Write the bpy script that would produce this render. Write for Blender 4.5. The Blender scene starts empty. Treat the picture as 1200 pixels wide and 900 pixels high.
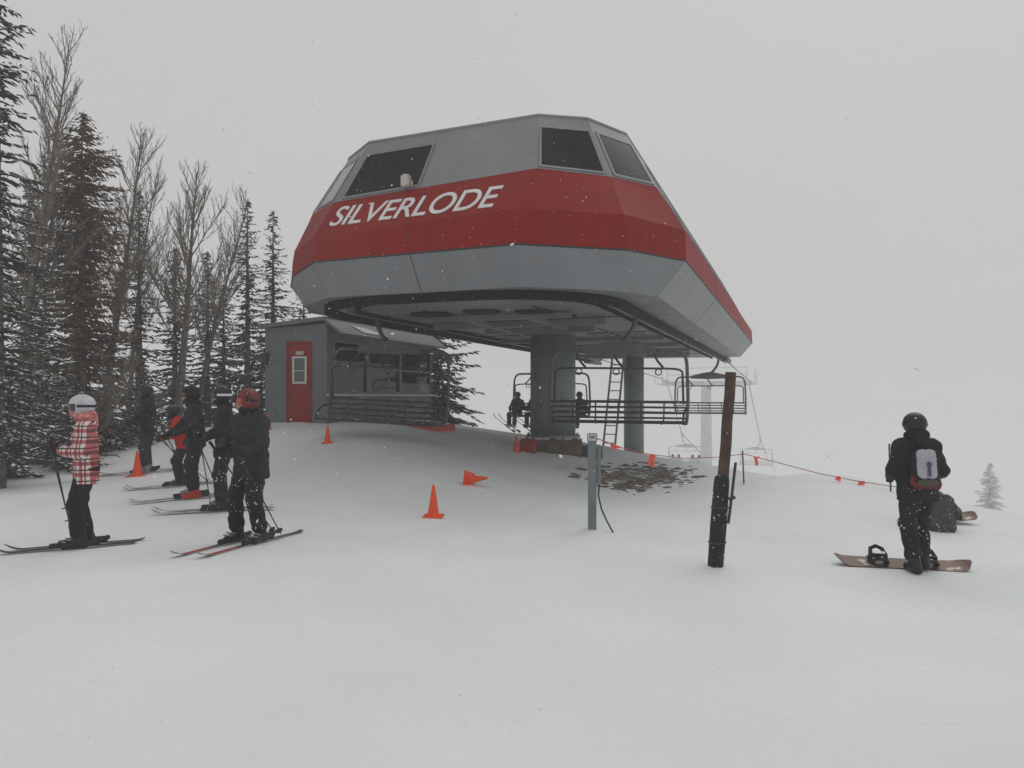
import bpy, math, random
import numpy as np
from mathutils import Vector, Matrix

C = bpy.context.scene
COL = C.collection
R = math.radians
CAMZ, F, HOR = 1.67, 900.0, 466.0          # eye height (m), focal length and horizon row of the 1200 px photograph

# ------------------------------------------------------------------ camera, world, sun, exposure
cam = bpy.data.cameras.new("camera")
cam.sensor_width = 36.0
cam.lens = F / 1200 * 36
cam.shift_y = 16 / 1200
cam.clip_end = 4000
cam.clip_start = 0.05
camo = bpy.data.objects.new("camera", cam)
camo.location = (0, 0, CAMZ)
camo.rotation_euler = (R(90), 0, 0)
COL.objects.link(camo)
C.camera = camo

SUN_EL, SUN_ROT = 52, 32
world = bpy.data.worlds.new("World")
C.world = world
world.use_nodes = True
wn, wl = world.node_tree.nodes, world.node_tree.links
bg = wn["Background"]
sky = wn.new("ShaderNodeTexSky")
sky.sky_type = 'NISHITA'
sky.sun_disc = False
sky.sun_elevation = R(SUN_EL)
sky.sun_rotation = R(SUN_ROT)
sky.dust_density = 6
hs = wn.new("ShaderNodeHueSaturation")
hs.inputs["Saturation"].default_value = 0.0
wl.new(sky.outputs[0], hs.inputs["Color"])
mixs = wn.new("ShaderNodeMixRGB")            # the overcast deck: evens the clear sky out to grey
mixs.inputs[0].default_value = 0.96
mixs.inputs[2].default_value = (5.3, 5.3, 5.28, 1)
wl.new(hs.outputs[0], mixs.inputs[1])
wl.new(mixs.outputs[0], bg.inputs["Color"])
bg.inputs["Strength"].default_value = 0.135

sun = bpy.data.lights.new("sun", 'SUN')
sun.energy = 0.9
sun.angle = R(55)
sun.color = (1, 0.97, 0.93)
suno = bpy.data.objects.new("sun", sun)
suno.rotation_euler = (R(90 - SUN_EL), 0, R(180 - SUN_ROT))
COL.objects.link(suno)

C.view_settings.view_transform = 'Standard'
C.view_settings.look = 'None'
C.view_settings.gamma = 1
C.view_settings.exposure = -0.36
C.cycles.volume_bounces = 3
C.cycles.max_bounces = 8
C.cycles.diffuse_bounces = 4
C.cycles.use_denoising = True

HAZE_DENSITY = 0.0038


# ------------------------------------------------------------------ materials
def mat(name, col, rough=0.6, metal=0.0, var=0.15, vscale=3.0, bump=0.0, bscale=40.0, snow=None, flecks=0.0,
        spec=0.4, snow_scale=6.0, rust=None):
    m = bpy.data.materials.new(name)
    m.use_nodes = True
    n, l = m.node_tree.nodes, m.node_tree.links
    p = n["Principled BSDF"]
    p.inputs["Roughness"].default_value = rough
    p.inputs["Metallic"].default_value = metal
    p.inputs["Specular IOR Level"].default_value = spec
    tc = n.new("ShaderNodeTexCoord")
    nz = n.new("ShaderNodeTexNoise")
    nz.inputs["Scale"].default_value = vscale
    nz.inputs["Detail"].default_value = 6
    l.new(tc.outputs["Object"], nz.inputs["Vector"])
    rp = n.new("ShaderNodeValToRGB")
    rp.color_ramp.elements[0].position = 0.3
    rp.color_ramp.elements[1].position = 0.72
    a = [max(0, c * (1 - var)) for c in col]
    b = [min(1, c * (1 + var)) for c in col]
    rp.color_ramp.elements[0].color = (*a, 1)
    rp.color_ramp.elements[1].color = (*b, 1)
    l.new(nz.outputs[0], rp.inputs[0])
    out = rp.outputs[0]

    def mix(fac, color2):
        nonlocal out
        x = n.new("ShaderNodeMixRGB")
        l.new(fac, x.inputs[0])
        l.new(out, x.inputs[1])
        x.inputs[2].default_value = (*color2, 1)
        out = x.outputs[0]
        return x

    def step(sock, lo, hi):
        x = n.new("ShaderNodeMapRange")
        x.inputs["From Min"].default_value = lo
        x.inputs["From Max"].default_value = hi
        l.new(sock, x.inputs["Value"])
        return x.outputs[0]
    if rust:
        r2 = n.new("ShaderNodeTexNoise")
        r2.inputs["Scale"].default_value = rust[1]
        r2.inputs["Detail"].default_value = 8
        l.new(tc.outputs["Object"], r2.inputs["Vector"])
        mix(step(r2.outputs[0], rust[2], rust[2] + 0.12), rust[0])
    if flecks:
        vo = n.new("ShaderNodeTexVoronoi")
        vo.inputs["Scale"].default_value = 26
        l.new(tc.outputs["Object"], vo.inputs["Vector"])
        mm = n.new("ShaderNodeTexNoise")
        mm.inputs["Scale"].default_value = 5
        l.new(tc.outputs["Object"], mm.inputs["Vector"])
        ad = n.new("ShaderNodeMath")
        ad.operation = 'SUBTRACT'
        l.new(vo.outputs["Distance"], ad.inputs[0])
        l.new(mm.outputs[0], ad.inputs[1])
        mix(step(ad.outputs[0], -0.36 + flecks - 0.02, -0.36 + flecks - 0.10), (0.72, 0.74, 0.76))
    if snow is not None:
        ge = n.new("ShaderNodeNewGeometry")
        sx = n.new("ShaderNodeSeparateXYZ")
        l.new(ge.outputs["Normal"], sx.inputs[0])
        n3 = n.new("ShaderNodeTexNoise")
        n3.inputs["Scale"].default_value = snow_scale
        n3.inputs["Detail"].default_value = 3
        l.new(tc.outputs["Object"], n3.inputs["Vector"])
        ma = n.new("ShaderNodeMath")
        ma.operation = 'MULTIPLY_ADD'
        l.new(n3.outputs[0], ma.inputs[0])
        ma.inputs[1].default_value = 1.6
        l.new(sx.outputs["Z"], ma.inputs[2])
        mix(step(ma.outputs[0], snow + 0.75, snow + 0.95), (0.78, 0.79, 0.80))
    l.new(out, p.inputs["Base Color"])
    if bump:
        b2 = n.new("ShaderNodeTexNoise")
        b2.inputs["Scale"].default_value = bscale
        b2.inputs["Detail"].default_value = 5
        l.new(tc.outputs["Object"], b2.inputs["Vector"])
        bp = n.new("ShaderNodeBump")
        bp.inputs["Strength"].default_value = bump
        bp.inputs["Distance"].default_value = 0.02
        l.new(b2.outputs[0], bp.inputs["Height"])
        l.new(bp.outputs[0], p.inputs["Normal"])
    return m


def snow_ground_mat():
    m = bpy.data.materials.new("packed_snow")
    m.use_nodes = True
    n, l = m.node_tree.nodes, m.node_tree.links
    p = n["Principled BSDF"]
    p.inputs["Roughness"].default_value = 0.75
    p.inputs["Specular IOR Level"].default_value = 0.25
    tc = n.new("ShaderNodeTexCoord")
    nz = n.new("ShaderNodeTexNoise")
    nz.inputs["Scale"].default_value = 0.5
    nz.inputs["Detail"].default_value = 7
    l.new(tc.outputs["Object"], nz.inputs["Vector"])
    rp = n.new("ShaderNodeValToRGB")
    rp.color_ramp.elements[0].position = 0.3
    rp.color_ramp.elements[1].position = 0.7
    rp.color_ramp.elements[0].color = (0.735, 0.765, 0.775, 1)
    rp.color_ramp.elements[1].color = (0.81, 0.828, 0.832, 1)
    l.new(nz.outputs[0], rp.inputs[0])
    l.new(rp.outputs[0], p.inputs["Base Color"])
    hs_ = []
    for sc, st in ((1.1, 1.0), (6.0, 0.45), (30.0, 0.16)):
        t = n.new("ShaderNodeTexNoise")
        t.inputs["Scale"].default_value = sc
        t.inputs["Detail"].default_value = 4
        l.new(tc.outputs["Object"], t.inputs["Vector"])
        k = n.new("ShaderNodeMath")
        k.operation = 'MULTIPLY'
        k.inputs[1].default_value = st
        l.new(t.outputs[0], k.inputs[0])
        hs_.append(k.outputs[0])
    # long shallow glide tracks
    for ang, sx_, sy_, w_ in ((62, .07, 4.2, .12), (128, .06, 3.6, .12), (35, .08, 3.2, .10)):
        mp = n.new("ShaderNodeMapping")
        mp.inputs["Rotation"].default_value = (0, 0, R(ang))
        mp.inputs["Scale"].default_value = (sx_, sy_, 1)
        l.new(tc.outputs["Object"], mp.inputs["Vector"])
        tr = n.new("ShaderNodeTexNoise")
        tr.inputs["Scale"].default_value = 1.3
        tr.inputs["Detail"].default_value = 1.5
        tr.inputs["Distortion"].default_value = 0.3
        l.new(mp.outputs[0], tr.inputs["Vector"])
        mr = n.new("ShaderNodeMapRange")
        mr.interpolation_type = 'SMOOTHSTEP'
        mr.inputs["From Min"].default_value = 0.30
        mr.inputs["From Max"].default_value = 0.42
        mr.inputs["To Max"].default_value = w_
        l.new(tr.outputs[0], mr.inputs["Value"])
        hs_.append(mr.outputs[0])
    s = hs_[0]
    for h in hs_[1:]:
        a = n.new("ShaderNodeMath")
        l.new(s, a.inputs[0])
        l.new(h, a.inputs[1])
        s = a.outputs[0]
    bp = n.new("ShaderNodeBump")
    bp.inputs["Strength"].default_value = 0.5
    bp.inputs["Distance"].default_value = 0.08
    l.new(s, bp.inputs["Height"])
    l.new(bp.outputs[0], p.inputs["Normal"])
    return m


def plaid_mat():
    m = bpy.data.materials.new("plaid_cloth")
    m.use_nodes = True
    n, l = m.node_tree.nodes, m.node_tree.links
    p = n["Principled BSDF"]
    p.inputs["Roughness"].default_value = 0.85
    tc = n.new("ShaderNodeTexCoord")
    sx = n.new("ShaderNodeSeparateXYZ")
    l.new(tc.outputs["Object"], sx.inputs[0])

    def op(o, a, b=None, c=None):
        x = n.new("ShaderNodeMath")
        x.operation = o
        for i, v in enumerate((a, b, c)):
            if v is None:
                continue
            if isinstance(v, (int, float)):
                x.inputs[i].default_value = v
            else:
                l.new(v, x.inputs[i])
        return x.outputs[0]
    h = op('ADD', op('MULTIPLY', sx.outputs[1], 1.0), op('MULTIPLY', sx.outputs[0], 0.6))
    fz = op('FRACT', op('MULTIPLY', sx.outputs[2], 8.0))
    fh = op('FRACT', op('MULTIPLY', h, 8.5))
    bz, bh = op('GREATER_THAN', fz, 0.66), op('GREATER_THAN', fh, 0.65)
    tz, th = op('COMPARE', fz, 0.25, 0.06), op('COMPARE', fh, 0.25, 0.06)
    su = op('ADD', bz, bh)
    rp = n.new("ShaderNodeValToRGB")
    rp.color_ramp.interpolation = 'CONSTANT'
    e = rp.color_ramp.elements
    e[0].color = (0.72, 0.66, 0.65, 1)
    e[1].position = 0.4
    e[1].color = (0.52, 0.13, 0.14, 1)
    x = e.new(0.9)
    x.color = (0.16, 0.06, 0.06, 1)
    l.new(op('MULTIPLY', su, 0.5), rp.inputs[0])
    mx = n.new("ShaderNodeMixRGB")
    l.new(op('MAXIMUM', tz, th), mx.inputs[0])
    l.new(rp.outputs[0], mx.inputs[1])
    mx.inputs[2].default_value = (0.06, 0.04, 0.04, 1)
    l.new(mx.outputs[0], p.inputs["Base Color"])
    return m


M = dict(
    ground=snow_ground_mat(),
    snow=mat("loose_snow", (0.80, 0.805, 0.81), 0.8, var=0.03, bump=0.4, bscale=14),
    grey=mat("grey_paint", (0.232, 0.243, 0.258), 0.45, spec=0.25, var=0.09, vscale=1.2, bump=0.05, bscale=3,
             rust=((0.25, 0.255, 0.26), 2.2, 0.66)),
    roofgrey=mat("roof_grey_paint", (0.2, 0.212, 0.23), 0.45, var=0.07, vscale=1.0, snow=0.72, snow_scale=2.5),
    red=mat("red_paint", (0.255, 0.012, 0.008), 0.55, spec=0.1, var=0.16, vscale=1.3, bump=0.05, bscale=3,
            rust=((0.31, 0.03, 0.022), 2.6, 0.66)),
    under=mat("underside_panel", (0.19, 0.2, 0.21), 0.5, var=0.2, vscale=1.5),
    recess=mat("dark_recess", (0.008, 0.008, 0.009), 0.8),  # near-black colour carries the shade of the soffit openings
    seam=mat("panel_seam", (0.03, 0.033, 0.035), 0.6),
    rubber=mat("black_rail", (0.008, 0.008, 0.009), 0.7, var=0.3, vscale=6, spec=0.15),
    steel=mat("galvanised_steel", (0.20, 0.222, 0.235), 0.5, metal=0.15, var=0.15, vscale=2, bump=0.04, bscale=5,
              rust=((0.27, 0.28, 0.285), 3, 0.62)),
    post=mat("galvanised_post", (0.17, 0.195, 0.21), 0.5, metal=0.15, var=0.15, vscale=5),
    darkmetal=mat("dark_metal", (0.042, 0.045, 0.047), 0.45, metal=0.2, var=0.25, vscale=8, snow=1.0),
    chairgrey=mat("chair_grey_metal", (0.095, 0.10, 0.105), 0.5, metal=0.1, var=0.2, vscale=5, snow=0.95),
    rime=mat("rime_covered_steel", (0.70, 0.705, 0.71), 0.8, var=0.12, vscale=3, snow=0.6),  # pale albedo puts the tower's fog fade into the colour
    rimechair=mat("rime_covered_chair", (0.58, 0.585, 0.59), 0.8, var=0.12, vscale=3, snow=0.6),  # paleness stands in for fog over the far chairs and their riders
    glass=mat("tinted_glass", (0.014, 0.017, 0.017), 0.22, var=0.3, vscale=2, spec=0.07),
    hutglass=mat("reflective_glass", (0.012, 0.014, 0.015), 0.04, var=0.1, spec=0.35),
    greyglass=mat("grey_glass", (0.16, 0.17, 0.175), 0.12, var=0.1, spec=0.5),
    white=mat("white_paint", (0.72, 0.72, 0.73), 0.5, var=0.05),
    cream=mat("cream_plastic", (0.55, 0.53, 0.47), 0.5, var=0.1),
    hutgrey=mat("hut_grey_siding", (0.17, 0.182, 0.2), 0.6, var=0.12, vscale=2, bump=0.1, bscale=8),
    hutred=mat("hut_red_paint", (0.30, 0.018, 0.014), 0.5, var=0.12, vscale=2),
    concrete=mat("weathered_concrete", (0.13, 0.102, 0.078), 0.9, var=0.4, vscale=3, bump=0.5, bscale=18, snow=0.62),
    orange=mat("orange_plastic", (0.85, 0.085, 0.016), 0.5, var=0.08, vscale=4),
    coral=mat("faded_orange_fabric", (0.60, 0.10, 0.07), 0.7, var=0.15),
    pink=mat("neon_orange_ribbon", (0.9, 0.12, 0.09), 0.6, var=0.1),
    wood=mat("weathered_wood", (0.085, 0.05, 0.033), 0.85, var=0.45, vscale=9, bump=0.5, bscale=25),
    pad=mat("black_padding", (0.013, 0.013, 0.015), 0.7, var=0.3, vscale=6, bump=0.4, bscale=25, flecks=0.005),
    rope=mat("rope_fibre", (0.42, 0.085, 0.06), 0.9, var=0.2),
    wire=mat("steel_rope", (0.12, 0.122, 0.125), 0.7, var=0.1),
    rock=mat("dirt_and_stone", (0.15, 0.128, 0.105), 0.95, var=0.5, vscale=5, bump=0.6, bscale=15, snow=1.03, snow_scale=4),
    needle=mat("dark_needles", (0.062, 0.055, 0.045), 0.9, var=0.5, vscale=2.5, snow=0.84, snow_scale=2.2),
    needle_snow=mat("snow_laden_needles", (0.060, 0.054, 0.045), 0.9, var=0.5, vscale=2.5, snow=0.70, snow_scale=2.4),
    needle_brown=mat("browned_needles", (0.16, 0.106, 0.078), 0.9, var=0.45, vscale=1.6, snow=1.12, snow_scale=2.2),
    needle_rime=mat("rime_covered_needles", (0.56, 0.565, 0.57), 0.9, var=0.15, vscale=2.5, snow=0.85),  # lone far tree: fog fade painted into the needle colour
    bark=mat("grey_brown_bark", (0.15, 0.128, 0.112), 0.95, var=0.4, vscale=6, bump=0.6, bscale=20, snow=1.15),
    twig=mat("bare_twigs", (0.21, 0.185, 0.165), 0.95, var=0.3, vscale=4),
    flake=mat("snowflake", (0.88, 0.88, 0.89), 0.9, var=0.02),
    # clothes
    plaid=plaid_mat(),
    black=mat("black_cloth", (0.012, 0.012, 0.0135), 0.85, var=0.5, vscale=4, bump=0.25, bscale=14),
    black_snowy=mat("black_cloth_with_snow", (0.012, 0.013, 0.0135), 0.85, var=0.5, vscale=4, bump=0.25, bscale=14, flecks=0.03),
    charcoal=mat("charcoal_cloth", (0.026, 0.025, 0.028), 0.85, var=0.25, vscale=4, bump=0.25, bscale=14),
    brownblack=mat("dark_brown_cloth", (0.014, 0.011, 0.011), 0.85, var=0.3, vscale=4, bump=0.2, bscale=14),
    greycloth=mat("grey_cloth", (0.048, 0.053, 0.056), 0.85, var=0.25, vscale=5, bump=0.3, bscale=14, flecks=0.03),
    redcloth=mat("red_cloth", (0.42, 0.018, 0.012), 0.8, var=0.2, vscale=4, bump=0.2, bscale=14),
    maroon=mat("maroon_cloth", (0.07, 0.014, 0.016), 0.8, var=0.3, vscale=4),
    hoodred=mat("red_white_lining", (0.58, 0.2, 0.2), 0.9, var=0.6, vscale=22),
    redhat=mat("red_helmet", (0.15, 0.026, 0.022), 0.6, var=0.7, vscale=12),
    whitehelm=mat("white_helmet", (0.50, 0.52, 0.55), 0.4, var=0.2, vscale=9),
    blackplastic=mat("black_plastic", (0.012, 0.012, 0.013), 0.4, var=0.2),
    buckle=mat("grey_buckles", (0.22, 0.23, 0.23), 0.4, var=0.3, vscale=20),
    redplastic=mat("red_boot_shell", (0.42, 0.03, 0.015), 0.4, var=0.2),
    skin=mat("skin", (0.42, 0.24, 0.18), 0.6, var=0.1),
    lens=mat("goggle_lens", (0.03, 0.03, 0.035), 0.1, var=0.1, spec=0.7),
    orangelens=mat("orange_goggle_lens", (0.38, 0.06, 0.025), 0.2, var=0.2, spec=0.6),
    skiblack=mat("black_ski_topsheet", (0.018, 0.018, 0.020), 0.4, var=0.3, vscale=4),
    skired=mat("red_ski_topsheet", (0.42, 0.045, 0.03), 0.4, var=0.3, vscale=4),
    skigrey=mat("grey_ski_topsheet", (0.11, 0.11, 0.10), 0.4, var=0.3, vscale=4, snow=0.85),
    skiedge=mat("ski_base_edge", (0.25, 0.25, 0.26), 0.4),
    board=mat("brown_board_topsheet", (0.16, 0.085, 0.06), 0.5, var=0.2, vscale=3, snow=1.15),
    packred=mat("red_pack_fabric", (0.17, 0.022, 0.015), 0.8, var=0.3, vscale=6),
    packgrey=mat("pale_pack_panel", (0.42, 0.42, 0.46), 0.75, var=0.08, vscale=5),
    packolive=mat("olive_pack_fabric", (0.09, 0.08, 0.06), 0.8, var=0.2),
    bluestrap=mat("blue_webbing", (0.05, 0.06, 0.12), 0.8),
)


# ------------------------------------------------------------------ mesh helpers
class MB:
    def __init__(self):
        self.v, self.f, self.m = [], [], []

    def add(self, vs, fs, mi=0):
        o = len(self.v)
        self.v += [tuple(p) for p in vs]
        self.f += [tuple(i + o for i in f) for f in fs]
        self.m += [mi] * len(fs)

    def box(self, c, s, rot=None, mi=0, taper=1.0):
        x, y, z = (k / 2 for k in s)
        vs = [Vector((sx * x * (taper if sz > 0 else 1), sy * y * (taper if sz > 0 else 1), sz * z)) for sz in (-1, 1) for sy in (-1, 1) for sx in (-1, 1)]
        if rot is not None:
            vs = [rot @ p for p in vs]
        vs = [p + Vector(c) for p in vs]
        self.add(vs, [(0, 2, 3, 1), (4, 5, 7, 6), (0, 1, 5, 4), (2, 6, 7, 3), (0, 4, 6, 2), (1, 3, 7, 5)], mi)

    def bbox(self, c, s, b=0.01, rot=None, mi=0):
        """box with bevelled vertical and horizontal edges"""
        x, y, z = (k / 2 for k in s)
        rings = []
        for zz, ins in ((-z, b), (-z + b, 0), (z - b, 0), (z, b)):
            xx, yy = x - ins, y - ins
            ring = [(-xx + b, -yy), (xx - b, -yy), (xx, -yy + b), (xx, yy - b), (xx - b, yy), (-xx + b, yy), (-xx, yy - b), (-xx, -yy + b)]
            rings.append([Vector((p[0], p[1], zz)) for p in ring])
        vs = [p for r in rings for p in r]
        if rot is not None:
            vs = [rot @ p for p in vs]
        vs = [p + Vector(c) for p in vs]
        fs = [tuple(range(7, -1, -1)), tuple(range(24, 32))]
        for k in range(3):
            for i in range(8):
                j = (i + 1) % 8
                fs.append((k * 8 + i, k * 8 + j, k * 8 + 8 + j, k * 8 + 8 + i))
        self.add(vs, fs, mi)

    def tube(self, pts, r, n=8, mi=0, cap=True, r1=None):
        pts = [Vector(p) for p in pts]
        k = len(pts)
        rad = r if isinstance(r, (list, tuple)) else [r + ((r1 if r1 is not None else r) - r) * i / max(1, k - 1) for i in range(k)]
        up = None
        vs = []
        for i, p in enumerate(pts):
            d = (pts[min(i + 1, k - 1)] - pts[max(i - 1, 0)])
            d = d.normalized() if d.length > 1e-9 else Vector((0, 0, 1))
            if up is None:
                up = d.orthogonal().normalized()
            up = (up - d * up.dot(d))
            up = up.normalized() if up.length > 1e-6 else d.orthogonal().normalized()
            w = d.cross(up)
            for j in range(n):
                a = 2 * math.pi * j / n
                vs.append(p + (up * math.cos(a) + w * math.sin(a)) * rad[i])
        fs = []
        for i in range(k - 1):
            for j in range(n):
                j2 = (j + 1) % n
                fs.append((i * n + j, i * n + j2, (i + 1) * n + j2, (i + 1) * n + j))
        if cap:
            fs.append(tuple(range(n - 1, -1, -1)))
            fs.append(tuple(range((k - 1) * n, k * n)))
        self.add(vs, fs, mi)

    def cyl(self, c, r, z0, z1, n=32, mi=0, r1=None):
        self.tube([(c[0], c[1], z0), (c[0], c[1], z1)], r, n, mi, r1=r1)

    def prism(self, poly, z0, z1, mi=0):
        n = len(poly)
        vs = [(p[0], p[1], z0) for p in poly] + [(p[0], p[1], z1) for p in poly]
        fs = [tuple(range(n - 1, -1, -1)), tuple(range(n, 2 * n))] + [(i, (i + 1) % n, n + (i + 1) % n, n + i) for i in range(n)]
        self.add(vs, fs, mi)

    def slab(self, quad, th, mi=0):
        """a plate: the quad's corners pushed th along its normal"""
        q = [Vector(p) for p in quad]
        nrm = (q[1] - q[0]).cross(q[-1] - q[0]).normalized()
        n = len(q)
        vs = [p for p in q] + [p + nrm * th for p in q]
        fs = [tuple(range(n - 1, -1, -1)), tuple(range(n, 2 * n))] + [(i, (i + 1) % n, n + (i + 1) % n, n + i) for i in range(n)]
        self.add(vs, fs, mi)

    def build(self, name, mats, parent=None, smooth=False):
        me = bpy.data.meshes.new(name)
        me.from_pydata(self.v, [], self.f)
        for x in (mats if isinstance(mats, (list, tuple)) else [mats]):
            me.materials.append(x)
        if any(self.m):
            me.polygons.foreach_set("material_index", self.m)
        if smooth:
            me.polygons.foreach_set("use_smooth", [True] * len(me.polygons))
        me.update()
        o = bpy.data.objects.new(name, me)
        COL.objects.link(o)
        if parent:
            o.parent = parent
        return o


def tag(o, label=None, cat=None, group=None, kind=None):
    if label:
        o["label"] = label
    if cat:
        o["category"] = cat
    if group:
        o["group"] = group
    if kind:
        o["kind"] = kind
    return o


def empty(name, loc=(0, 0, 0), rz=0.0, label=None, cat=None, group=None):
    o = bpy.data.objects.new(name, None)
    o.empty_display_size = 0.2
    o.location = loc
    o.rotation_euler = (0, 0, rz)
    COL.objects.link(o)
    return tag(o, label, cat, group)


def copy_tree(o, parent=None):
    c = o.copy()
    COL.objects.link(c)
    if parent:
        c.parent = parent
    for ch in list(o.children):
        copy_tree(ch, c)
    return c


def arc(pts, n=5, k=0.35):
    """rounds the corners of a polyline"""
    pts = [Vector(p) for p in pts]
    out = [pts[0]]
    for i in range(1, len(pts) - 1):
        a, b, c = pts[i - 1], pts[i], pts[i + 1]
        p0 = b + (a - b) * k
        p1 = b + (c - b) * k
        for j in range(n + 1):
            t = j / n
            out.append(p0 * (1 - t) ** 2 + b * 2 * t * (1 - t) + p1 * t * t)
    out.append(pts[-1])
    return out


def gx(px, d):
    return (px - 600) / F * d


# ------------------------------------------------------------------ terrain
CTRL = [(0, 0, 0), (-3, 3, 0), (3, 3, 0), (0, 6, -.02), (-6, 6, 0), (6, 6, -.1), (-4.83, 8.6, -.02), (-2.96, 8.6, .04),
        (-1.14, 11, -.11), (1.02, 9.8, -.03), (2.03, 7.6, -.02), (4.28, 8.2, -.22), (6.2, 11, -.20), (-7.4, 15.6, .14),
        (-5.1, 12.3, .08), (-4.1, 10.9, .08), (-11.3, 17, .2), (-11.1, 20, .42), (-11.1, 23, .6), (-4.8, 20, 1.02),
        (-6.5, 21, 1.05), (-3, 26, 0.95), (-3.2, 19, .9), (-3.1, 17.0, .74), (-4.9, 18, .72), (-2.6, 14, .38), (-.72, 13.5, .20),
        (-1.0, 17, .47), (0.0, 20.5, .36), (0.0, 22.5, .50), (1.2, 19.2, .02), (1.9, 21, .0), (-.55, 25, .50), (2.83, 17, -.12), (1.67, 15, -.18),
        (4.4, 20, -.12), (6.5, 24, -.5), (6.4, 18, -.25), (5.8, 13, -.16), (3.2, 12, -.12), (10, 25, -1.3), (8, 32, -2.0), (3, 28, .0),
        (20, 40, -4.2), (14, 48, -3.4), (20, 62, -6.5), (24, 78, -9), (10, 14, -.6), (14, 20, -1.6), (9, 6, -.25), (-10, 6, .05), (-12, 12, .15),
        (-20, 20, 1.0), (-20, 35, 1.2), (-8, 30, .9), (-6, 42, .3), (-10, 60, -1.0), (0, 40, -1.0), (60, 100, -14), (30, 110, -13), (0, 100, -8), (-40, 60, 1),
        (-40, 20, 1.5), (40, 20, -5), (40, 50, -9), (-40, -20, 0), (40, -20, -2), (0, -30, 0), (-60, 110, -3), (100, 60, -16), (0, -8, 0), (8, -4, -.1)]
_c = np.array(CTRL, float)


def _phi(r):
    return np.sqrt(r * r + 1.2 ** 2)


_D = np.hypot(_c[:, None, 0] - _c[None, :, 0], _c[:, None, 1] - _c[None, :, 1])
_n = len(_c)
_A = np.zeros((_n + 1, _n + 1))
_A[:_n, :_n] = _phi(_D) + np.eye(_n) * -0.35
_A[:_n, _n] = 1
_A[_n, :_n] = 1
_W = np.linalg.solve(_A, np.r_[_c[:, 2], 0])


DRIFT = [(1.02, 9.85, .05, .22), (2.03, 7.68, .06, .25), (5.6, 14.6, .28, 1.3), (7.0, 15.2, .22, 1.1), (3.4, 17.6, -.10, .9), (1.6, 20.2, .10, .5),
         (-1.1, 11.05, .02, .3), (4.3, 8.4, .03, .5)]


def terrain(x, y):
    x = np.asarray(x, float)
    y = np.asarray(y, float)
    r = np.hypot(x, y - 20)
    k = np.where(r > 110, 110 / np.maximum(r, 1e-6), 1.0)      # beyond the mapped hill the slope levels out
    xx, yy = x * k, 20 + (y - 20) * k
    z = np.full(x.shape, _W[_n])
    for i in range(_n):
        z = z + _W[i] * _phi(np.hypot(xx - _c[i, 0], yy - _c[i, 1]))
    rough = 0.012 * np.sin(1.9 * xx + 0.7 * np.sin(1.3 * yy)) * np.sin(1.6 * yy + 0.9 * np.sin(0.8 * xx))
    rough += 0.006 * np.sin(4.3 * xx + 1.7 * yy + 2 * np.sin(1.1 * xx)) * np.sin(3.7 * yy - 0.8 * xx)
    for bx, by, bh, bs in DRIFT:
        z = z + bh * np.exp(-((x - bx) ** 2 + (y - by) ** 2) / (2 * bs * bs))
    return z + rough


def gz(x, y):
    return float(terrain(np.array([x]), np.array([y]))[0])


def axis(lo, hi, far, step):
    core = list(np.arange(lo, hi + 1e-6, step))
    a, s = [], step
    x = hi
    while x < far:
        s *= 1.16
        x += s
        a.append(x)
    b, s, x = [], step, lo
    while x > -far:
        s *= 1.16
        x -= s
        b.append(x)
    return np.array(b[::-1] + core + a)


gxs, gys = axis(-12, 12, 1200, 0.16), axis(1, 28, 1200, 0.16)
GX, GY = np.meshgrid(gxs, gys)
GZ = terrain(GX, GY)
nx_, ny_ = len(gxs), len(gys)
me = bpy.data.meshes.new("snow_ground")
idx = np.arange(nx_ * ny_).reshape(ny_, nx_)
quads = np.stack([idx[:-1, :-1], idx[:-1, 1:], idx[1:, 1:], idx[1:, :-1]], -1).reshape(-1, 4)
me.from_pydata(np.stack([GX, GY, GZ], -1).reshape(-1, 3).tolist(), [], quads.tolist())
me.polygons.foreach_set("use_smooth", [True] * len(me.polygons))
me.materials.append(M['ground'])
ground = bpy.data.objects.new("snow_ground", me)
COL.objects.link(ground)
ground["kind"] = "structure"

# ------------------------------------------------------------------ the lift's own frame: x across the line, y along it, away from the camera
LA = R(20.3)
LO = Vector((-1.775, 13.29, 0))
LU, LV = Vector((math.sin(LA), math.cos(LA), 0)), Vector((math.cos(LA), -math.sin(LA), 0))


def lw(s, t, z=0.0):
    return LO + LV * s + LU * t + Vector((0, 0, z))


def unproj(px, py, z):
    """plan position (s, t) in the lift frame of a point at height z seen at that spot of the photograph"""
    d = F * (z - CAMZ) / (HOR - py)
    w = Vector((gx(px, d), d, 0)) - LO
    return (w.dot(LV), w.dot(LU))


term = empty("lift_terminal", (LO.x, LO.y, 0), -LA,
             "large red and grey ski lift terminal building raised on round steel columns", "lift terminal")
LEN = 25.0
LEV = {}
Z = dict(bottom=3.55, redbot=4.16, crease=4.73, redtop=5.55, roof=6.75)
# corner order: rear left, side left, outer left, front left, front right, outer right, side right, rear right
pix = dict(redbot=[(368, 307), (607, 286), (735, 293), (804, 306)],
           crease=[(368, 278), (607, 244), (731, 251), (803, 270)],
           redtop=[(392, 237), (629, 197), (716, 207), (769, 219)],
           roof=[(433, 167), (631, 135), (688, 139), (733, 157)])
base_plan = [(-4.28, LEN), (-4.28, 2.5), (-3.5, 1.12), (-2.06, 0.05), (2.06, 0), (3.48, 1.03), (4.29, 2.38), (4.29, LEN)]
ins = dict(bottom=0.42, redbot=-0.03, crease=-0.03, redtop=0.47, roof=1.12)


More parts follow.
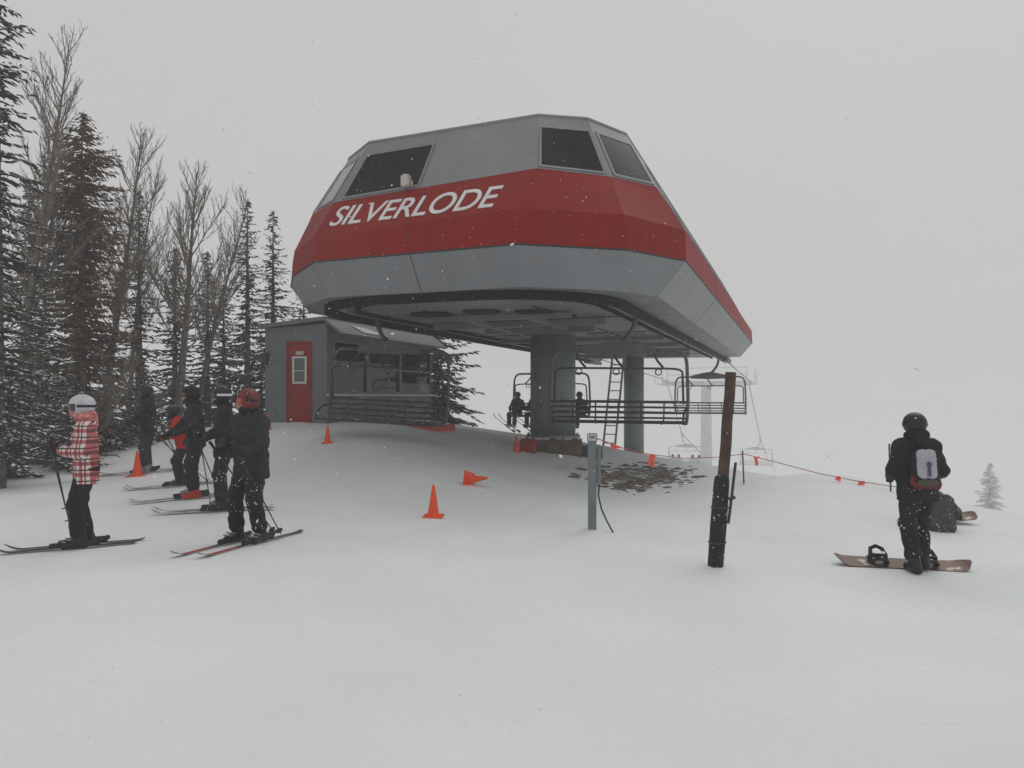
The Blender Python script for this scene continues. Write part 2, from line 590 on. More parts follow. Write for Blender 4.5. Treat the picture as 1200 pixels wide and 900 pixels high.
def inset(P, i):
    P = [Vector(p) for p in P]
    L = []
    for a, b in zip(P, P[1:]):
        d = (b - a).normalized()
        nn = Vector((-d.y, d.x))
        if nn.dot(Vector((0, 12)) - a) < 0:
            nn = -nn
        L.append((a + nn * i, d))
    out = [L[0][0]]
    for (p, d), (q, e) in zip(L, L[1:]):
        den = d.x * -e.y + e.x * d.y
        x = ((q - p).x * -e.y + e.x * (q - p).y) / den
        out.append(p + d * x)
    out.append(L[-1][0] + L[-1][1] * (P[-1] - P[-2]).length)
    out[0].y = P[0].y
    out[-1].y = P[-1].y
    return [tuple(p) for p in out]


for k, zz in Z.items():
    pl = inset(base_plan, ins[k])
    if k in pix:
        for j, q in enumerate(pix[k]):
            pl[3 + j] = unproj(q[0], q[1], zz)
        w = pl[6][0]
        pl[7] = (w, LEN - max(0, ins[k]) * 0.8)
        pl[0] = (-w, LEN - max(0, ins[k]) * 0.8)
        pl[1] = (-w, pl[6][1] + 0.25)
        pl[2] = ((pl[1][0] + pl[3][0]) / 2 - 0.18, (pl[1][1] + pl[3][1]) / 2 - 0.02)
    LEV[k] = [Vector((p[0], p[1], zz)) for p in pl]


def band(lo, hi, name, m):
    a, b = LEV[lo], LEV[hi]
    mb = MB()
    n = len(a)
    K, J = 12, 6
    for i in range(n):
        a0, a1, b0, b1 = a[i], a[(i + 1) % n], b[i], b[(i + 1) % n]
        vs = [a0.lerp(a1, k / K).lerp(b0.lerp(b1, k / K), j / J) for j in range(J + 1) for k in range(K + 1)]
        mb.add(vs, [(j * (K + 1) + k, j * (K + 1) + k + 1, (j + 1) * (K + 1) + k + 1, (j + 1) * (K + 1) + k) for j in range(J) for k in range(K)])
    return mb


def outward(mb):
    return mb


mb = band('bottom', 'redbot', '', None)
mb.build("lower_skirt", M['grey'], term)
mb = band('redbot', 'crease', '', None)
n0 = MB()
n0.v, n0.f, n0.m = mb.v, mb.f, mb.m
m2 = band('crease', 'redtop', '', None)
n0.add(m2.v, m2.f)
n0.build("red_cladding", M['red'], term)
mb = band('redtop', 'roof', '', None)
mb.build("upper_cladding", M['grey'], term)
rf = MB()
rc = Vector((0, 13, 7.0))
ring = LEV['roof']
ridge = [Vector((p.x * 0.80, p.y + (0.5 if p.y < 12 else -0.4), 6.93)) for p in ring]
nR = len(ring)
rf.add(ring + ridge, [(i, (i + 1) % nR, nR + (i + 1) % nR, nR + i) for i in range(nR)] + [tuple(range(nR, 2 * nR))])
rf.build("roof", M['roofgrey'], term)


# seams between panels and the edge strip of the skirt (thin strips standing proud)
def lerp(a, b, t):
    return a + (b - a) * t


def facet(lo, hi, i):
    """corner points of a facet: lower left, lower right, upper right, upper left"""
    return LEV[lo][i], LEV[lo][i + 1], LEV[hi][i + 1], LEV[hi][i]


def on(q, a, b, off=0.0):
    p = lerp(lerp(q[0], q[1], a), lerp(q[3], q[2], a), b)
    nrm = (q[1] - q[0]).cross(q[3] - q[0]).normalized()
    return p + nrm * off


strip = MB()
for lo, hi, facets in (('redbot', 'crease', (3, 4, 5, 6)), ('crease', 'redtop', (3, 4, 5, 6)), ('bottom', 'redbot', (3, 4, 5, 6))):
    for i in facets:
        q = facet(lo, hi, i)
        L = (q[1] - q[0]).length
        k = max(1, round(L / (2.3 if L < 10 else 5.5)))
        for j in range(1, k):
            a = j / k
            e = 0.006 / L
            strip = MB()
            strip.slab([on(q, a - e, 0, 0.001), on(q, a + e, 0, 0.001), on(q, a + e, 1, 0.001), on(q, a - e, 1, 0.001)], 0.003)
            strip.build("panel_seam", M['seam'], term)
edge = MB()
for i in range(7):
    a, b = LEV['redbot'][i], LEV['redbot'][i + 1]
    edge.tube([a, b], 0.016, 6)
edge.build("skirt_edge", M['seam'], term)
edge = MB()
for i in range(7):
    edge.tube([LEV['roof'][i], LEV['roof'][i + 1]], 0.03, 6)
edge.build("roof_edge", M['grey'], term)


def window(i, a0, a1, b0, b1, glass, skew=0.0):
    q = facet('redtop', 'roof', i)
    fr = MB()

    def quad(g, off):
        L = (q[1] - q[0]).length
        H = (q[3] - q[0]).length
        x, y = g / L, g / H
        return [on(q, a0 - x, b0 - y, off), on(q, a1 + x + skew * 0, b0 - y, off), on(q, a1 + x + skew, b1 + y, off), on(q, a0 - x, b1 + y, off)]
    o_ = quad(0.035, 0.003)
    i_ = quad(-0.012, 0.003)
    for k in range(4):
        fr.slab([o_[k], o_[(k + 1) % 4], i_[(k + 1) % 4], i_[k]], 0.02)
    w = fr.build("window", M['grey'], term)
    g = MB()
    K = 10
    vs, fs = [], []
    for off in (0.004, 0.014):
        for j in range(K + 1):
            for k in range(K + 1):
                u, v_ = k / K, j / K
                vs.append(on(q, a0 + (a1 + skew * v_ - a0) * u, b0 + (b1 - b0) * v_, off))
    n_ = (K + 1) ** 2
    for j in range(K):
        for k in range(K):
            c = j * (K + 1) + k
            fs.append((n_ + c, n_ + c + 1, n_ + c + K + 2, n_ + c + K + 1))
    g.add(vs, fs)
    g.build("pane", glass, w)
    return w


window(3, 0.045, 0.45, 0.05, 0.76, M['glass'], -0.01)
window(4, 0.05, 0.92, 0.05, 0.76, M['glass'])
window(5, 0.10, 0.93, 0.05, 0.76, M['glass'])
window(2, 0.18, 0.86, 0.06, 0.76, M['greyglass'])
for k in range(6):
    window(6, 0.06 + k * 0.16, 0.17 + k * 0.16, 0.08, 0.74, M['glass'])
window(1, 0.1, 0.9, 0.06, 0.76, M['greyglass'])

# lettering on the front facet
tcu = bpy.data.curves.new("lettering", 'FONT')
tcu.body = "SILVERLODE"
tcu.size = 1.0
tcu.shear = 0.08
tcu.offset = 0.004
tcu.space_character = 0.96
to = bpy.data.objects.new("lettering_curve", tcu)
COL.objects.link(to)
bpy.context.view_layer.update()
dg = bpy.context.evaluated_depsgraph_get()
tme = bpy.data.meshes.new_from_object(to.evaluated_get(dg))
bpy.data.objects.remove(to)
tv = np.array([v.co[:] for v in tme.vertices])
tf = [tuple(p.vertices) for p in tme.polygons]
x0, x1, y0, y1 = tv[:, 0].min(), tv[:, 0].max(), tv[:, 1].min(), tv[:, 1].max()
q = facet('crease', 'redtop', 3)
tb = MB()


def tmap(p, off):
    u = (p[0] - x0) / (x1 - x0)
    w = (p[1] - y0) / (y1 - y0)
    a = 0.052 + 0.835 * u
    b0_, b1_ = 0.25 - 0.13 * u, 0.80 - 0.14 * u
    return on(q, a, b0_ + (b1_ - b0_) * w, off)


vf = [tmap(p, 0.016) for p in tv]
vb = [tmap(p, 0.002) for p in tv]
nT = len(vf)
fs = list(tf) + [tuple(i + nT for i in reversed(f)) for f in tf]
ec = {}
for f in tf:
    for a_, b_ in zip(f, f[1:] + f[:1]):
        ec[(a_, b_)] = ec.get((a_, b_), 0) + 1
for (a_, b_) in ec:
    if (b_, a_) not in ec:
        fs.append((a_, a_ + nT, b_ + nT, b_))
tb.add(vf + vb, fs)
tag(tb.build("lettering", M['white'], term), "white italic capital lettering on the red front")

# lamp box on the front facet
q = facet('crease', 'redtop', 3)
lp = on(q, 0.405, 1.02, 0.12)
lb = MB()
lb.bbox(lp + Vector((0, 0, 0.05)), (0.17, 0.16, 0.24), 0.03)
lbo = lb.build("floodlight", M['cream'], term)
b2 = MB()
b2.tube([lp + Vector((0.0, 0.14, -0.06)), lp + Vector((0.12, 0.02, -0.03)), lp + Vector((0.12, 0.0, 0.05))], 0.018, 6)
b2.build("bracket", M['cream'], lbo)

# underside: soffit, track rail, solid dark panels standing for shaded openings
soff = MB()
soff.add([p.copy() for p in LEV['bottom']], [tuple(range(7, -1, -1))])
soff.build("soffit", M['under'], term)


def track(r_in, z0, z1, w):
    S, T0 = 3.12 - r_in, 0.62 + r_in
    path = [(-S, LEN - 0.2)]
    rc_ = 2.25 - r_in * 0.6
    for j in range(13):
        a = math.pi - j / 12 * math.pi / 2
        path.append((-S + rc_ + rc_ * math.cos(a), T0 + rc_ - rc_ * math.sin(a)))
    for j in range(13):
        a = math.pi / 2 - j / 12 * math.pi / 2
        path.append((S - rc_ + rc_ * math.cos(a), T0 + rc_ - rc_ * math.sin(a)))
    path.append((S, LEN - 0.2))
    P = [Vector(p) for p in path]
    vs, fs = [], []
    for i, p in enumerate(P):
        d = (P[min(i + 1, len(P) - 1)] - P[max(0, i - 1)]).normalized()
        nn = Vector((d.y, -d.x))
        a, b = p + nn * w / 2, p - nn * w / 2
        vs += [(a.x, a.y, z0), (b.x, b.y, z0), (b.x, b.y, z1), (a.x, a.y, z1)]
    for i in range(len(P) - 1):
        for j in range(4):
            fs.append((4 * i + j, 4 * i + 4 + j, 4 * i + 4 + (j + 1) % 4, 4 * i + (j + 1) % 4))
    fs += [(0, 1, 2, 3), (4 * len(P) - 1, 4 * len(P) - 2, 4 * len(P) - 3, 4 * len(P) - 4)]
    mb = MB()
    mb.add(vs, fs)
    return mb


track(0.0, 3.39, 3.56, 0.14).build("track_rail", M['rubber'], term)
track(0.26, 3.50, 3.548, 0.16).build("inner_rail", M['steel'], term)
track(0.5, 3.47, 3.549, 0.05).build("guide_rail", M['rubber'], term)
sb = MB()
for t in (5.6, 9.8, 12.4, 15.4, 18.4, 21.4):
    sb.box((0, t, 3.541), (4.9, 0.05, 0.02))
for s in (-1.25, 1.25):
    sb.box((s, 13, 3.537), (0.05, 20, 0.022))
sb.build("soffit_seam", M['seam'], term)
hb = MB()
for (s, t, w, l) in ((-1.35, 3.6, 0.9, 0.75), (-0.1, 3.5, 0.8, 0.6), (0.95, 3.9, 0.8, 0.6), (-1.0, 4.9, 1.1, 0.5), (0.95, 5.0, 1.3, 0.6)):
    n_ = 16
    poly = [(s + w / 2 * math.copysign(abs(math.cos(a)) ** 0.6, math.cos(a)), t + l / 2 * math.copysign(abs(math.sin(a)) ** 0.6, math.sin(a))) for a in [2 * math.pi * i / n_ for i in range(n_)]]
    hb.prism(poly, 3.50, 3.545, 0)
hb.build("soffit_opening", M['recess'], term)
hb = MB()
hb.bbox((-0.1, 4.2, 3.47), (3.6, 0.14, 0.13), 0.01)
hb.bbox((-0.1, 5.7, 3.46), (4.4, 0.18, 0.16), 0.01)
hb.bbox((0.0, 7.2, 3.45), (3.0, 0.22, 0.2), 0.01)
hb.bbox((-0.75, 6.6, 3.44), (0.14, 4.6, 0.12), 0.01)
hb.bbox((0.75, 6.6, 3.44), (0.14, 4.6, 0.12), 0.01)
hb.bbox((0, 20, 3.43), (4.4, 0.25, 0.2), 0.01)
for t in (11, 14, 17):
    hb.bbox((0, t, 3.45), (5.2, 0.16, 0.14), 0.01)
hb.build("support_beam", M['under'], term)

COLS = []
for (s, t, r) in ((0.0, 8.36, 0.62), (0.0, 19.6, 0.41)):
    w = lw(s, t)
    zb = gz(w.x, w.y)
    c = MB()
    c.cyl((s, t), r, (0.62 if t < 10 else zb - 0.3), 3.44, 48)
    co = c.build("column", M['steel'], term, smooth=False)
    for p in co.data.polygons:
        p.use_smooth = len(p.vertices) == 4
    z0 = 0.60 if t < 10 else zb + 0.3
    fl = MB()
    fl.cyl((s, t), r + 0.1, 3.36, 3.43, 40)
    fl.build("collar", M['steel'], co)
    fl = MB()
    fl.cyl((s, t), r + 0.13, z0, z0 + 0.05, 40)
    for k in range(14):
        a = 2 * math.pi * k / 14
        fl.cyl((s + (r + 0.07) * math.cos(a), t + (r + 0.07) * math.sin(a)), 0.022, z0 + 0.05, z0 + 0.11, 6)
    if t < 10:
        for zz in (2.7, 2.05):
            bt = MB()
            bt.tube([Vector((s - r * 0.5, t - r * 0.84, zz)), Vector((s - r * 0.5, t - r * 0.87 - 0.04, zz))], 0.045, 10)
            bt.build("bolt", M['buckle'], co)
    fl.build("flange", M['steel'], co)
# concrete pedestal with a ragged snow-blown lower edge
pd = MB()
for (dx, dy, sx, sy, z0, z1, rz) in ((0, 0, 1.42, 1.42, -0.6, 0.60, 0.0), (0.82, 0.62, 0.66, 0.7, -0.6, 0.36, 0.15)):
    rot = Matrix.Rotation(rz + R(24), 3, 'Z')
    pd.bbox((0 + dx, 8.36 + dy, (z0 + z1) / 2), (sx, sy, z1 - z0), 0.04, rot)
pd.build("concrete_footing", M['concrete'], term)
# cable guards at the rear: the fabric-like grey steps at the far end
for s in (-3.2, 3.2):
    rr = MB()
    rr.tube([(s, LEN - 1, 3.5), (s, LEN + 1.6, 3.55)], 0.09, 8)
    rr.box((s, LEN + 0.4, 3.42), (0.3, 2.4, 0.16))
    rr.build("rope_guide", M['chairgrey'], term)


# ------------------------------------------------------------------ ladder beside the rear column
w = lw(-0.70, 18.6)
ld = empty("ladder", (w.x, w.y, gz(w.x, w.y) - 0.1), -LA, "grey steel ladder leaning beside the thin rear column of the terminal", "ladder")
mb = MB()
top = 3.7 - ld.location.z
for sx in (-0.24, 0.24):
    mb.tube([(sx - 0.1, -0.3, 0), (sx + 0.25, 0.25, top)], 0.045, 8)
mb.build("side_rail", M['steel'], ld)
for k in range(1, 13):
    t = k / 13
    mb = MB()
    mb.tube([(-0.24 - 0.1 + 0.35 * t, -0.3 + 0.55 * t, top * t), (0.24 - 0.1 + 0.35 * t, -0.3 + 0.55 * t, top * t)], 0.022, 6)
    mb.build("rung", M['steel'], ld)


# ------------------------------------------------------------------ lift chairs.  Local frame: riders face -y, their right hand is at -x
W2 = 1.53


def make_chair(m_dark, m_grey, group, detail=True):
    root = empty("lift_chair", (0, 0, 0), 0, "chair", "lift chair", group)
    n = 8 if detail else 5
    mb = MB()                                                           # seat: rails and slats
    for i, y in enumerate((-0.46, -0.36, -0.26, -0.16, -0.06)):
        mb.bbox((0, y, 0.02 - 0.03 * (1 - i / 4)), (2 * W2, 0.075, 0.03), 0.008)
    mb.tube([(-W2, -0.50, -0.02), (W2, -0.50, -0.02)], 0.034, n)
    for k in range(7):
        x = -W2 + 0.05 + k * (2 * W2 - 0.1) / 6
        mb.tube([(x, -0.50, -0.02), (x, -0.25, -0.04), (x, 0.0, -0.03)], 0.022, n)
    mb.build("seat", m_dark, root)
    mb = MB()                                                           # backrest
    for z, y, r in ((0.10, 0.03, 0.024), (0.22, 0.06, 0.03), (0.34, 0.09, 0.024), (0.46, 0.12, 0.032)):
        mb.tube([(-W2, y, z), (W2, y, z)], r, n)
    for k in range(1, 6):
        x = -W2 + k * 2 * W2 / 6
        mb.tube([(x, 0.0, -0.03), (x, 0.03, 0.1), (x, 0.12, 0.46)], 0.018, n)
    mb.build("backrest", m_dark, root)
    for s in (-1, 1):                                                   # bail
        mb = MB()
        mb.tube(arc([(s * 0.62, 0.10, 1.62), (s * W2 * 0.98, 0.10, 1.62), (s * (W2 + 0.02), 0.10, 0.5), (s * W2, 0.02, -0.03), (s * W2, -0.50, -0.02)], 6, 0.3), 0.038, n)
        mb.build("bail", m_grey, root, smooth=True)
    mb = MB()                                                           # cross beam, tapered to its ends
    for s in (-1, 1):
        mb.add([(0, .02, 1.52), (s * .82, .04, 1.55), (s * .82, .04, 1.68), (s * .3, .02, 1.80), (0, .02, 1.84),
                (0, .18, 1.52), (s * .82, .16, 1.55), (s * .82, .16, 1.68), (s * .3, .18, 1.80), (0, .18, 1.84)],
               [(0, 1, 2, 3, 4), (9, 8, 7, 6, 5), (0, 5, 6, 1), (1, 6, 7, 2), (2, 7, 8, 3), (3, 8, 9, 4)])
    mb.build("cross_beam", m_grey, root)
    mb = MB()                                                           # hanger arm and grip
    mb.tube(arc([(-0.37, 0.1, 2.62), (-0.37, 0.1, 2.25), (-0.22, 0.1, 1.95), (0.0, 0.1, 1.75)], 5, 0.4), [0.05] * 2 + [0.055] * 12 if False else 0.055, n)
    h = mb.build("hanger", m_grey, root, smooth=True)
    mb = MB()
    mb.bbox((-0.37, 0.1, 2.62), (0.16, 0.5, 0.14), 0.02)
    mb.tube([(-0.45, -0.05, 2.70), (-0.29, -0.05, 2.70)], 0.07, 10)
    mb.tube([(-0.45, 0.25, 2.70), (-0.29, 0.25, 2.70)], 0.07, 10)
    mb.build("grip", m_dark, h)
    mb = MB()                                                           # restraint bar swung up
    mb.tube(arc([(-W2 + 0.08, 0.06, 0.42), (-W2 + 0.1, -0.05, 1.22), (W2 - 0.1, -0.05, 1.22), (W2 - 0.08, 0.06, 0.42)], 5, 0.12), 0.026, n)
    for x in (-1.0, -0.1, 0.75):
        mb.tube(arc([(x + 0.22, 0.08, 1.60), (x + 0.16, 0.03, 1.42), (x, -0.05, 1.24)], 4, 0.4), 0.028, n)
    if detail:
        for x in (-0.9, 0.05, 0.9):
            mb.tube([(x + 0.07 * math.cos(a), -0.05, 1.14 + 0.07 * math.sin(a)) for a in [2 * math.pi * i / 10 for i in range(11)]], 0.014, 5, cap=False)
    mb.build("restraint_bar", m_dark, root, smooth=True)
    for s in (-1, 1):                                                   # armrests
        mb = MB()
        mb.tube(arc([(s * (W2 - 0.02), 0.10, 0.30), (s * (W2 - 0.02), -0.30, 0.27), (s * (W2 - 0.02), -0.52, 0.05), (s * (W2 - 0.02), -0.50, -0.03)], 5, 0.35), 0.026, n)
        mb.build("armrest", m_dark, root, smooth=True)
    return root


G_ST = "lift chairs at the terminal"
chair_in = make_chair(M['darkmetal'], M['chairgrey'], G_ST)


def put_chair(o, s, t, z, rz, label, roll=0.0):
    o.location = lw(s, t, z)
    o.rotation_euler = (0, R(roll), -LA + rz)
    o["label"] = label
    return o


put_chair(chair_in, -2.60, 3.7, 1.15, 0.0, "empty dark slatted lift chair hanging in front of the grey hut with the red door", 2.6)
chair_out = copy_tree(chair_in)
put_chair(chair_out, 2.48, 5.35, 1.12, math.pi + R(14), "empty lift chair seen from behind between the terminal columns and the wooden post", -0.6)
chair_back = copy_tree(chair_in)
put_chair(chair_back, 2.65, 23.6, 0.98, math.pi, "empty lift chair at the far right end of the terminal behind the wooden post")
chair_rid = copy_tree(chair_in)
put_chair(chair_rid, -2.60, 16.4, 0.98, 0.0, "lift chair carrying seated riders behind the thick front column")
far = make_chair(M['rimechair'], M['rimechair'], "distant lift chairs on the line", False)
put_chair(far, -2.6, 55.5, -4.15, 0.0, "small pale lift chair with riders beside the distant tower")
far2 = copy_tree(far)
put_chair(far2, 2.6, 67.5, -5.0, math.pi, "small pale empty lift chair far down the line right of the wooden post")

# ------------------------------------------------------------------ line tower and haul rope
w = lw(0, 46.8)
zt = gz(w.x, w.y)
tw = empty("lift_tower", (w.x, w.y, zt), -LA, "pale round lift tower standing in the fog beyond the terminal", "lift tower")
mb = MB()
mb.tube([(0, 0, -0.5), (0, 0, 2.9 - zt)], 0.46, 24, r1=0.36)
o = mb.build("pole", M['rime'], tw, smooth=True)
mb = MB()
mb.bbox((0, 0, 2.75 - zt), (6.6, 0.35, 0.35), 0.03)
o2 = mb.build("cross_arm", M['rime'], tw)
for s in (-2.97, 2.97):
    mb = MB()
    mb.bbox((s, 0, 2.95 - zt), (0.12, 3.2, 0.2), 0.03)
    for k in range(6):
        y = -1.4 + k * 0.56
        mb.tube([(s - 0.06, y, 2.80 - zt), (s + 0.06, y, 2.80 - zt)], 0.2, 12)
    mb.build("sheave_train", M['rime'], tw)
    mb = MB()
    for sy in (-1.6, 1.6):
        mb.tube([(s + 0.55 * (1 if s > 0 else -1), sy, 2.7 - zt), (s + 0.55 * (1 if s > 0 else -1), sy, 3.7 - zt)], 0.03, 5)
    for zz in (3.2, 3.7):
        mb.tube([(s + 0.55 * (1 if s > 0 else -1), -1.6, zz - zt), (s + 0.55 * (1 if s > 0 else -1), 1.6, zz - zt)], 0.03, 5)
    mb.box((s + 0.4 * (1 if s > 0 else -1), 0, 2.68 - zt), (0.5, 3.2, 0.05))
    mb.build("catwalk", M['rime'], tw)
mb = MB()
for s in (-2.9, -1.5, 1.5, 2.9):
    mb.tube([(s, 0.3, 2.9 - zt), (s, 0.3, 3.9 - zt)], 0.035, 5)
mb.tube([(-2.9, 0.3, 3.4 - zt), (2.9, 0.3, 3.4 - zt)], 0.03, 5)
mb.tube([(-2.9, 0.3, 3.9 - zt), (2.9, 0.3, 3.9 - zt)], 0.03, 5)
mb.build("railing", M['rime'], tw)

mb = MB()
for s in (-2.97, 2.97):
    prof = [(LEN + 1.0, 3.60), (30, 3.45), (36, 3.25), (42, 3.08), (46.8, 3.02), (50, 2.2), (55.5, -0.0 - 1.5 + 0.25), (60, -2.0), (67.5, -2.35), (80, -5.2), (100, -8), (130, -11.5)]
    prof = [(LEN + 1.0, 3.60), (36, 3.30), (46.8, 3.02), (51, 0.9), (55.5, -1.45), (67.5, -2.32), (80, -4.0), (130, -10.5)]
    if s < 0:
        prof = [(LEN + 1.0, 3.60), (36, 3.30), (46.8, 3.02), (55.5, -1.47), (70, -4.2), (130, -11.5)]
    else:
        prof = [(LEN + 1.0, 3.60), (36, 3.30), (46.8, 3.02), (57, 0.4), (67.5, -2.32), (85, -5.5), (130, -11.5)]
    mb.tube([tuple(lw(s, t, z)) for t, z in prof], 0.026, 6)
tag(mb.build("haul_rope", M['wire'], None, True), "thin steel haul rope running from the terminal down past the tower", "rope")

# ------------------------------------------------------------------ operator hut
hc = Vector((-4.82, 20.0, 0))
HB = 1.0
hut = empty("operator_hut", (hc.x, hc.y, HB), -LA, "grey lift hut with a red door and a long row of dark windows", "hut")
HW, HL = 1.95, 6.1                       # width of the gable with the door (to -x), length along the line (+y)
ZC, ZL = 2.62, 2.52                      # wall heights
mb = MB()
DX0, DX1, DZ = -1.20, -0.51, 2.10        # door opening
mb.slab([(-HW, 0, -0.4), (DX0, 0, -0.4), (DX0, 0, DZ), (-HW, 0, DZ)], -0.12)
mb.slab([(DX1, 0, -0.4), (0, 0, -0.4), (0, 0, DZ), (DX1, 0, DZ)], -0.12)
mb.slab([(-HW, 0, DZ), (0, 0, DZ), (0, 0, ZC), (-HW, 0, ZL)], -0.12)
mb.slab([(-HW, HL, -0.4), (-HW, 0.12, -0.4), (-HW, 0.12, ZL), (-HW, HL, ZL)], -0.1)
mb.slab([(0, HL, -0.4), (-HW, HL, -0.4), (-HW, HL, ZL), (0, HL, ZC)], -0.1)
mb.slab([(0, 0.12, -0.4), (0, HL, -0.4), (0, HL, 0.78), (0, 0.12, 0.78)], -0.1)       # below the windows
mb.slab([(0, 0.12, 2.2), (0, HL, 2.2), (0, HL, ZC), (0, 0.12, ZC)], -0.1)
mb.slab([(0, 0.12, 0.78), (0, 0.22, 0.78), (0, 0.22, 2.2), (0, 0.12, 2.2)], -0.1)
mb.build("wall", M['hutgrey'], hut)
mb = MB()
mb.slab([(-HW - .12, -.14, ZL + .01), (.02, -.14, ZC + .06), (.02, HL + .12, ZC + .06), (-HW - .12, HL + .12, ZL + .01)], 0.10)
mb.slab([(.02, -.14, ZC + .10), (0.5, -.05, ZC - .28), (0.5, HL + .12, ZC - .28), (.02, HL + .12, ZC + .10)], -0.06)
rfo = mb.build("roof", M['hutgrey'], hut)
mb = MB()
mb.slab([(0.17, 0.9, ZC - .02 + .018), (0.40, 1.2, ZC - .205 + .018), (0.42, 2.6, ZC - .22 + .018), (0.22, 1.6, ZC - .06 + .018)], 0.012)
mb.build("snow_patch", M['snow'], rfo)
mb = MB()
mb.bbox(((DX0 + DX1) / 2, 0.03, DZ / 2), (DX1 - DX0, 0.05, DZ - 0.01), 0.008)
door = mb.build("door", M['hutred'], hut)
mb = MB()
wx, wz = (DX0 + DX1) / 2 + 0.02, 1.40
for (cx, cz, sx, sz) in ((0, 0.335, 0.44, 0.05), (0, -0.335, 0.44, 0.05), (-0.195, 0, 0.05, 0.62), (0.195, 0, 0.05, 0.62), (0, -0.02, 0.34, 0.02)):
    mb.box((wx + cx, -0.012, wz + cz), (sx, 0.03, sz))
mb.build("window_frame", M['white'], door)
mb = MB()
mb.box((wx, 0.0, wz), (0.34, 0.012, 0.62))
mb.build("pane", M['greyglass'], door)
mb = MB()
mb.box((wx, -0.004, wz + 0.45), (0.24, 0.012, 0.10))
mb.build("notice", M['cream'], door)
mb = MB()
mb.tube([(DX1 - 0.15, 0.0, 0.98), (DX1 - 0.15, -0.06, 0.98), (DX1 - 0.04, -0.06, 0.98)], 0.012, 6)
mb.build("handle", M['buckle'], door)
mb = MB()
mb.box(((DX0 + DX1) / 2, -0.10, -0.03), (0.95, 0.5, 0.06))
mb.build("door_step", M['white'], hut)
mb = MB()
for zz in (0.0,):
    for x in (DX0 - 0.03, DX1 + 0.03):
        mb.box((x, -0.008, DZ / 2), (0.05, 0.03, DZ))
    mb.box(((DX0 + DX1) / 2, -0.008, DZ + 0.03), (DX1 - DX0 + 0.11, 0.03, 0.06))
mb.build("door_frame", M['hutred'], hut)
bays = [(0.24, 1.99), (1.99, 3.9), (3.9, 6.0)]
for y0_, y1_ in bays:
    mb = MB()
    for yy in (y0_ + 0.03, y1_ - 0.03):
        mb.box((0.0, yy, 1.49), (0.10, 0.06, 1.42))
    for zz in ((0.81, 1.5, 2.17) if y0_ > 1 else (0.81, 2.17)):
        mb.box((0.0, (y0_ + y1_) / 2, zz), (0.085, y1_ - y0_ - 0.12, 0.06))
    fo = mb.build("window", M['steel'], hut)
    mb = MB()
    mb.box((-0.02, (y0_ + y1_) / 2, 1.49), (0.012, y1_ - y0_ - 0.1, 1.36))
    mb.build("pane", M['hutglass'], fo)
    if y0_ > 3:
        mb = MB()
        mb.box((0.005, (y0_ + y1_) / 2, 0.98), (0.03, y1_ - y0_ - 0.14, 0.28))
        mb.build("panel", M['greyglass'], fo)
mb = MB()
mb.box((0.06, HL / 2, 0.745), (0.14, HL, 0.05))
mb.build("sill", M['white'], hut)
mb = MB()
mb.bbox((-HW + 0.08, -0.08, 1.72), (0.14, 0.16, 0.32), 0.02)
mb.build("lamp_box", M['darkmetal'], hut)


# ------------------------------------------------------------------ cones, posts, rope line and small things
def cone_mesh(h, name="traffic_cone"):
    mb = MB()
    mb.bbox((0, 0, 0.012), (h * 0.62, h * 0.62, 0.028), 0.006)
    prof = [(0.215, 0.02), (0.185, 0.06), (0.045, 0.96), (0.035, 1.0)]
    n = 24
    vs = [(r * h * math.cos(2 * math.pi * j / n), r * h * math.sin(2 * math.pi * j / n), z * h) for r, z in prof for j in range(n)]
    fs = [(i * n + j, i * n + (j + 1) % n, (i + 1) * n + (j + 1) % n, (i + 1) * n + j) for i in range(3) for j in range(n)]
    fs.append(tuple(range(3 * n, 4 * n)))
    mb.add(vs, fs)
    return mb


GC = "orange traffic cones on the snow"


def cone(px, d, h, label, tilt=None):
    x = gx(px, d)
    z = gz(x, d)
    o = cone_mesh(h).build("traffic_cone", M['orange'])
    o.location = (x, d, z - 0.01)
    if tilt:
        o.rotation_euler = tilt
        o.location.z = z + 0.02
    tag(o, label, "traffic cone", GC)
    return o


cone(508, 11.0, 0.46, "upright orange cone alone on open snow in front of the terminal")
cone(384, 17.0, 0.40, "small upright orange cone below the left chair near the red door")
cone(161, 15.0, 0.50, "orange cone beside the legs of the farthest skier in line")
cone(314, 19.5, 0.40, "small orange cone mostly hidden behind the grey jacket skier")
cone(605, 19.6, 0.44, "orange cone standing against the concrete footing of the front column")
# a collapsed cone and its base, lying on its side
o = cone(549, 13.4, 0.44, "toppled orange cone lying on its side on the snow slope", (R(82), R(20), R(50)))
o.location.z += 0.06
# red crash pad by the footing
x, y = gx(619, 20.0), 20.0
mb = MB()
mb.bbox((0, 0, 0.14), (0.42, 0.22, 0.40), 0.04)
o = mb.build("crash_pad", M['hutred'], None)
o.location = (x, y, gz(x, y))
o.rotation_euler = (0, 0, R(-15))
tag(o, "dark red pad against the concrete footing beside the orange cone", "crash pad")
